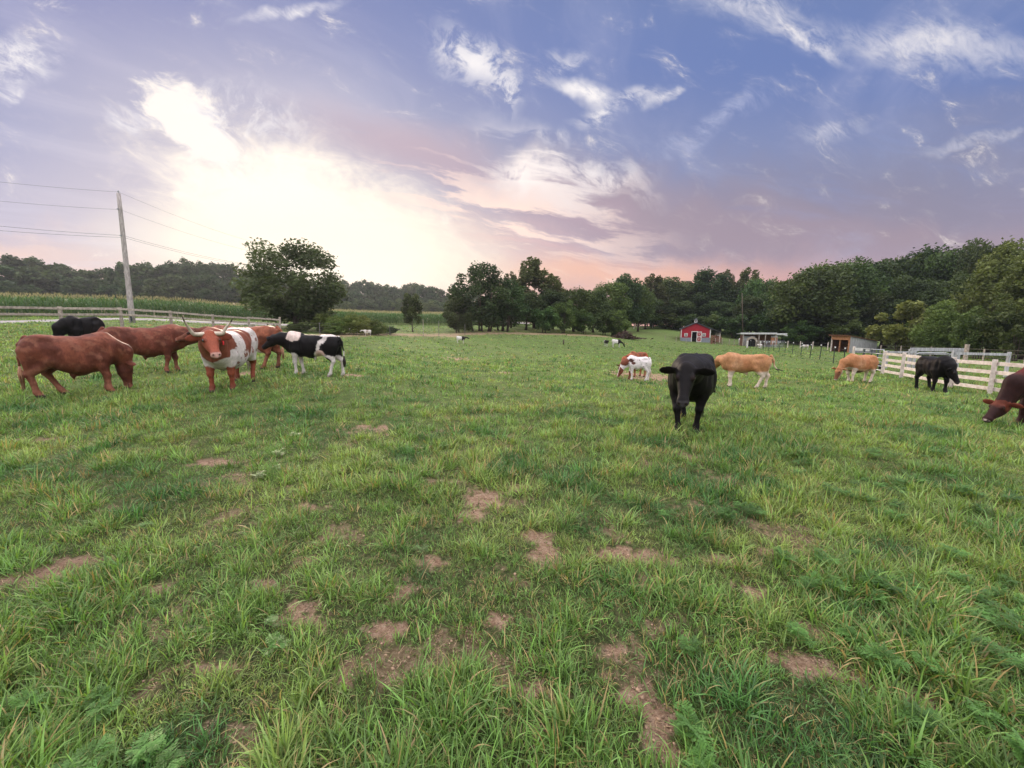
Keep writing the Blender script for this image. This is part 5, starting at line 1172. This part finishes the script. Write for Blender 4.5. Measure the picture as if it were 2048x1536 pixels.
def animal(name, px, D, yaw, c, coat, label, cat='cow', eyes=True, switch=None, group=None, base=None):
    """yaw: compass of the nose, degrees counter-clockwise from +x (0 = picture right, 90 = away, 180 = left, 270 = towards the viewer)"""
    b_ = at(px, D) if base is None else np.array(base); root = empty(name, b_, R(yaw), label, cat, group)
    Vv, Qq, r, I = build_cow(c); S = I['S']
    # feet follow the slope of the ground
    ca, sa = math.cos(R(yaw)), math.sin(R(yaw)); wx = b_[0] + Vv[:, 0] * ca - Vv[:, 1] * sa; wy = b_[1] + Vv[:, 0] * sa + Vv[:, 1] * ca
    ex = .7 * S; g1 = gz(b_[0] + ca * ex, b_[1] + sa * ex); g0 = gz(b_[0] - ca * ex, b_[1] - sa * ex); slope = (g1 - g0) / (2 * ex); zc = (g1 + g0) / 2 - b_[2]
    def tilt(v): v = np.array(v, float); v[..., 2] = v[..., 2] + slope * v[..., 0] + zc - .02; return v
    mesh_np('body', tilt(Vv), Qq, [M_hide], colors=coat(r), smooth=True, parent=root)
    hp = lambda a, u, s: (I['poll'] + I['hs'] * (a * I['f'] + u * I['up'] + s * I['side'])) * S
    if eyes:
        for s in (-1, 1):
            mb = MB(); q = tilt(hp(.135, .045, s * .112)); n_ = 10
            rr_ = .021 * S * I['hs'] * c.get('eye', 1.0)
            for i in range(1): mb.tube([q + v3(0, 0, rr_ * math.cos(math.pi * k / 6)) for k in range(7)], [max(rr_ * math.sin(math.pi * k / 6), 1e-4) for k in range(7)], 10)
            mb.build('eye', M_eye, root, smooth=True)
    if switch:
        tl = np.array(I['tail'][-1]) * S; rg = random.Random(px); L_ = c.get('swl', .32); dr = np.array(c.get('swd', (0, 0, -1)), float); mb = MB()
        for k in range(16):
            o_ = v3(rg.uniform(-1, 1), rg.uniform(-1, 1), rg.uniform(-.2, .2)) * .022 * S; l_ = L_ * S * rg.uniform(.6, 1.1)
            mb.tube([tilt(tl + o_ * .3 - dr * .06 * S), tilt(tl + o_ * 1.5 + dr * l_ * .4), tilt(tl + o_ * 1.2 + dr * l_)], [.012 * S, .020 * S, .004 * S], 5)
        mb.build('tail_switch', switch, root, smooth=True)
    return root, hp, tilt
GR = dict(poll=(1.30, 0, .62), face=(.30, 0, -.95), nmid=(.08, 0, .12), nbase=(.66, 0, 1.02), nr=(.24, .17, .125))      # grazing
def graze(**k): d = dict(GR); d.update(k); return d
def horn(hp, tilt, root, pts_, rad, s):
    mb = MB(); P_ = [tilt(np.array(q)) for q in pts_]; n_ = len(P_)
    sm = []; rs = []
    for k in range(25):
        t = k / 24 * (n_ - 1); i = min(int(t), n_ - 2); f = t - i
        p0, p1, p2, p3 = P_[max(i - 1, 0)], P_[i], P_[i + 1], P_[min(i + 2, n_ - 1)]
        sm.append(.5 * ((2 * p1) + (-p0 + p2) * f + (2 * p0 - 5 * p1 + 4 * p2 - p3) * f * f + (-p0 + 3 * p1 - 3 * p2 + p3) * f ** 3)); rs.append(rad * (1 - (k / 24) ** 1.5) * .95 + .004)
    mb.tube(sm, rs, 12); h_ = mb.build('horn', M_horn, root, smooth=True); mb = MB(); mb.tube(sm[20:], [r_ * 1.06 for r_ in rs[20:]], 10); mb.build('horn_tip', M_horntip, h_, smooth=True)

# left group
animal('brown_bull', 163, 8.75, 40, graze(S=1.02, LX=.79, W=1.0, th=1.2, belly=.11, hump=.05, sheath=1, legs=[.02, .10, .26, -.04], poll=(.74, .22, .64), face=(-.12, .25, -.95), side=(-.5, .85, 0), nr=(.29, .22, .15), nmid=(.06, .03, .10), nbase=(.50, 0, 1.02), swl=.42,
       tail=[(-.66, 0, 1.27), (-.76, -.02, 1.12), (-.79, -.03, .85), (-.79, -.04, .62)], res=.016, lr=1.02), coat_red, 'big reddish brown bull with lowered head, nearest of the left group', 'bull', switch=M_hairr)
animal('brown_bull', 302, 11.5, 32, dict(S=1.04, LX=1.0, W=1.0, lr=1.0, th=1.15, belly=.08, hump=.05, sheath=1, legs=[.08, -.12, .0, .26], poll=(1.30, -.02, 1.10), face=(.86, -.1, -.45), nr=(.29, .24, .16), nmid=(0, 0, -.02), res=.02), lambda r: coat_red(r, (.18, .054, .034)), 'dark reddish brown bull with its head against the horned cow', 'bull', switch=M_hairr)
rt_, hp, tl_ = animal('longhorn_cow', 466, 9.4, 284, dict(S=1.10, LX=.95, W=1.12, belly=.10, leg=.92, legs=[-.05, .05, .05, -.05], poll=(1.05, .12, 1.19), face=(.70, .46, -.56), nr=(.29, .235, .15), sqn=((0, 1, 0), .85), head=1.05, dewlap=1, ear=1.05, earup=-.22, res=.0145, eye=1.5, lr=.93, udder=.6), coat_longhorn, 'brown and white cow with long upswept horns facing the viewer', switch=M_hairw)
for s in (1, -1):
    L_ = 1.0 if s > 0 else 1.12
    P_ = [hp(-.02, .07, s * .07), hp(-.03, .06, s * .19), hp(-.03, .09, s * .21 * L_), hp(-.05, .17, s * .25 * L_), hp(-.04, .30 * L_, s * .31 * L_), hp(-.02, .42 * L_, s * .34 * L_)]
    horn(hp, tl_, rt_, P_, .044, s)
q = tl_(hp(.05, -.10, .20)); mb = MB(); mb.box(q, (.075, .03, .085), rz=.4); mb.build('ear_tag', M_tag, rt_, .008)
animal('brown_cow', 494, 12.2, 188, dict(S=1.03, LX=1.12, W=1.05, legs=[0, .1, .20, -.08], poll=(1.25, .12, 1.16), face=(.85, .3, -.4), udder=1.25), lambda r: finish(r, mixc(coat_red(r, (.27, .090, .050)), r['udder'] * 1.0, (.62, .50, .44)), None), 'brown cow with a pale udder standing behind the horned cow', switch=M_hairr)
animal('holstein_calf', 628, 11.3, 183, dict(S=.90, LX=.98, W=.86, leg=1.06, lr=.95, legs=[.02, -.10, .10, -.22], poll=(1.14, .05, 1.14), face=(.80, -.15, -.62), nr=(.26, .21, .15), sheath=.6, swl=.3, tail=[(-.86, 0, 1.30), (-.95, 0, 1.15), (-.99, .0, .85), (-1.0, .02, .64)]), coat_holstein, 'black and white calf nuzzling the rump of the brown cow', 'calf', switch=M_haird)
animal('black_cow', 172, 15.6, 262, graze(S=1.02, LX=.60, nbase=(.5, 0, 1.05), poll=(.74, -.12, .56), W=.80, belly=.03, res=.025), coat_black, 'black cow grazing behind the big brown bull, mostly its back showing', switch=M_haird)
# centre and right
animal('black_cow', 1378, 7.1, 241.5, dict(S=.99, LX=.95, W=1.24, belly=.08, legs=[.04, .22, -.25, .14], knee=[0, .3, 0, 0], stance=.80, poll=(1.20, -.02, 1.13), face=(.56, .0, -.83), nr=(.27, .23, .16), sqn=((0, 1, 0), .95), head=1.10, ear=1.1, earup=-.10, earback=.02, res=.0135, udder=1.1,
       tail=[(-.86, 0, 1.28), (-.96, .06, 1.10), (-1.0, .18, .85), (-.98, .30, .62)], swd=(0, .6, -.7), swl=.12), coat_black, 'stocky black cow walking straight at the viewer', switch=M_haird)
animal('spotted_calf', 1275, 15.7, 172, graze(S=.70, LX=.72, W=.80, leg=1.15, lr=.95, legs=[.0, .12, .08, -.10], nbase=(.5, 0, 1.1), poll=(.95, 0, .62), face=(.35, 0, -.93), ear=1.1), coat_spotted, 'white calf with brown head and spots grazing on the bare soil', 'calf', switch=M_hairw)
animal('brown_calf', 1273, 17.2, 215, graze(S=.82, LX=.70, res=.025, W=.9, leg=1.05), lambda r: coat_red(r, (.36, .10, .04)), 'reddish brown calf almost hidden behind the white spotted calf', 'calf')
animal('tan_cow', 1486, 14.4, 155, dict(S=.96, LX=.92, W=.86, belly=-.03, leg=1.0, legs=[.0, .02, .20, -.12], poll=(.90, -.34, .98), face=(.15, -.80, -.55), nbase=(.62, -.04, 1.08), nmid=(.08, -.06, .02), sqn=((1, -1, 0), .9), nr=(.22, .17, .12), sheath=.5, ear=.9, swl=.18,
       tail=[(-.83, 0, 1.28), (-.92, .02, 1.10), (-.95, .04, .90), (-1.05, .05, .78)], swd=(-.97, 0, -.2)), coat_tan, 'caramel coloured cow with white legs standing side on, head turned away', switch=M_haird)
animal('tan_cow', 1714, 18.3, 188, graze(S=1.0, LX=.80, res=.022, W=1.10, belly=.10, legs=[.1, -.10, .05, -.05], poll=(1.12, .06, .60), nbase=(.52, 0, 1.04), ear=1.15, udder=.8), coat_jersey, 'tan cow with pale belly grazing beside the tube gate', switch=M_haird)
animal('black_bull', 1864, 15.3, 252, dict(S=1.05, LX=.72, res=.022, W=.92, belly=.03, legs=[.05, -.08, .10, -.10], poll=(.64, .08, .86), face=(.30, .30, -.88), nbase=(.46, .03, 1.06), nr=(.25, .20, .14), sqn=((0, 1, 0), .95), sheath=.8, swl=.3,
       tail=[(-.80, 0, 1.28), (-.92, .05, 1.16), (-.98, .10, .88), (-1.02, .12, .62)], swd=(-.4, 0, -.9)), coat_black, 'black bull standing against the board fence with its head turned down', 'bull', switch=M_haird)
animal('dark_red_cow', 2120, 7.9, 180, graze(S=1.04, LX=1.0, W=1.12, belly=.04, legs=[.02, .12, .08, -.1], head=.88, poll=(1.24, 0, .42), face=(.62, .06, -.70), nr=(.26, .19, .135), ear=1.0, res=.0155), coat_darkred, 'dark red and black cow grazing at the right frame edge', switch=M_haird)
# goats and young stock far off
goat = dict(S=.52, LX=.88, W=.80, leg=1.05, lr=.9, nr=(.18, .13, .10), res=.03, dewlap=0, tail=[(-.78, 0, 1.28), (-.84, 0, 1.34), (-.88, 0, 1.38), (-.90, 0, 1.40)])
def gt(**k): d = dict(goat); d.update(k); return d
animal('goat', 922, 43, 12, gt(S=.60, poll=(1.15, 0, 1.22), face=(.9, 0, -.4)), coat_goat, 'small white goat with black head and shoulders, alone in the pasture', 'goat', eyes=False)
animal('goat', 1233, 43, 8, gt(S=.66, **{k: v for k, v in GR.items() if k in ('poll', 'face')}), coat_goat, 'white goat with black fore end grazing near the brush pile', 'goat', eyes=False)
animal('goat', 1212, 44, 280, gt(S=.52, poll=(1.0, 0, 1.3)), lambda r: coat_goat(r, -.5), 'little black and white kid standing left of the grazing goat', 'goat', eyes=False)
animal('goat', 735, 41, 200, gt(S=.48, poll=(1.1, 0, 1.25), face=(.85, 0, -.45)), coat_white, 'white goat at the wire fence, right one of the pair', 'goat', eyes=False)
animal('goat', 703, 41.5, 275, gt(S=.50, poll=(1.0, 0, 1.35), face=(.7, 0, -.6)), coat_white, 'pale goat at the wire fence seen end on, left one of the pair', 'goat', eyes=False)
animal('sheep', 1610, 60, 175, gt(S=.55, poll=(1.0, 0, 1.0), face=(.8, 0, -.6), W=1.1), coat_white, 'white sheep resting between the electric fence and the open shed', 'sheep', eyes=False)
animal('goat', 1519, 64, 95, gt(S=.55, poll=(1.0, 0, 1.25), face=(.7, 0, -.6)), coat_white, 'white goat in front of the arched shed', 'goat', eyes=False)

# ------------------------------------------------------------------ thin evening haze
mb = MB(); X0, X1, Y0, Y1, Z0, Z1 = -620.0, 620.0, -60.0, 640.0, -40.0, 60.0
mb.add([(x, y, z) for x in (X0, X1) for y in (Y0, Y1) for z in (Z0, Z1)], [(0, 1, 3, 2), (4, 6, 7, 5), (0, 4, 5, 1), (2, 3, 7, 6), (0, 2, 6, 4), (1, 5, 7, 3)])
hm = bpy.data.materials.new('haze'); hm.use_nodes = True; ht = NT(hm.node_tree); ht.n.clear(); ho = ht.node('ShaderNodeOutputMaterial'); hv = ht.node('ShaderNodeVolumePrincipled')
hv.inputs['Color'].default_value = (.80, .86, 1.0, 1); hv.inputs['Density'].default_value = .00026; hv.inputs['Anisotropy'].default_value = .6
ht.link(hv.outputs[0], ho.inputs['Volume']); tag(mb.build('haze', hm), 'thin bluish evening haze over the fields', 'haze', kind='stuff')
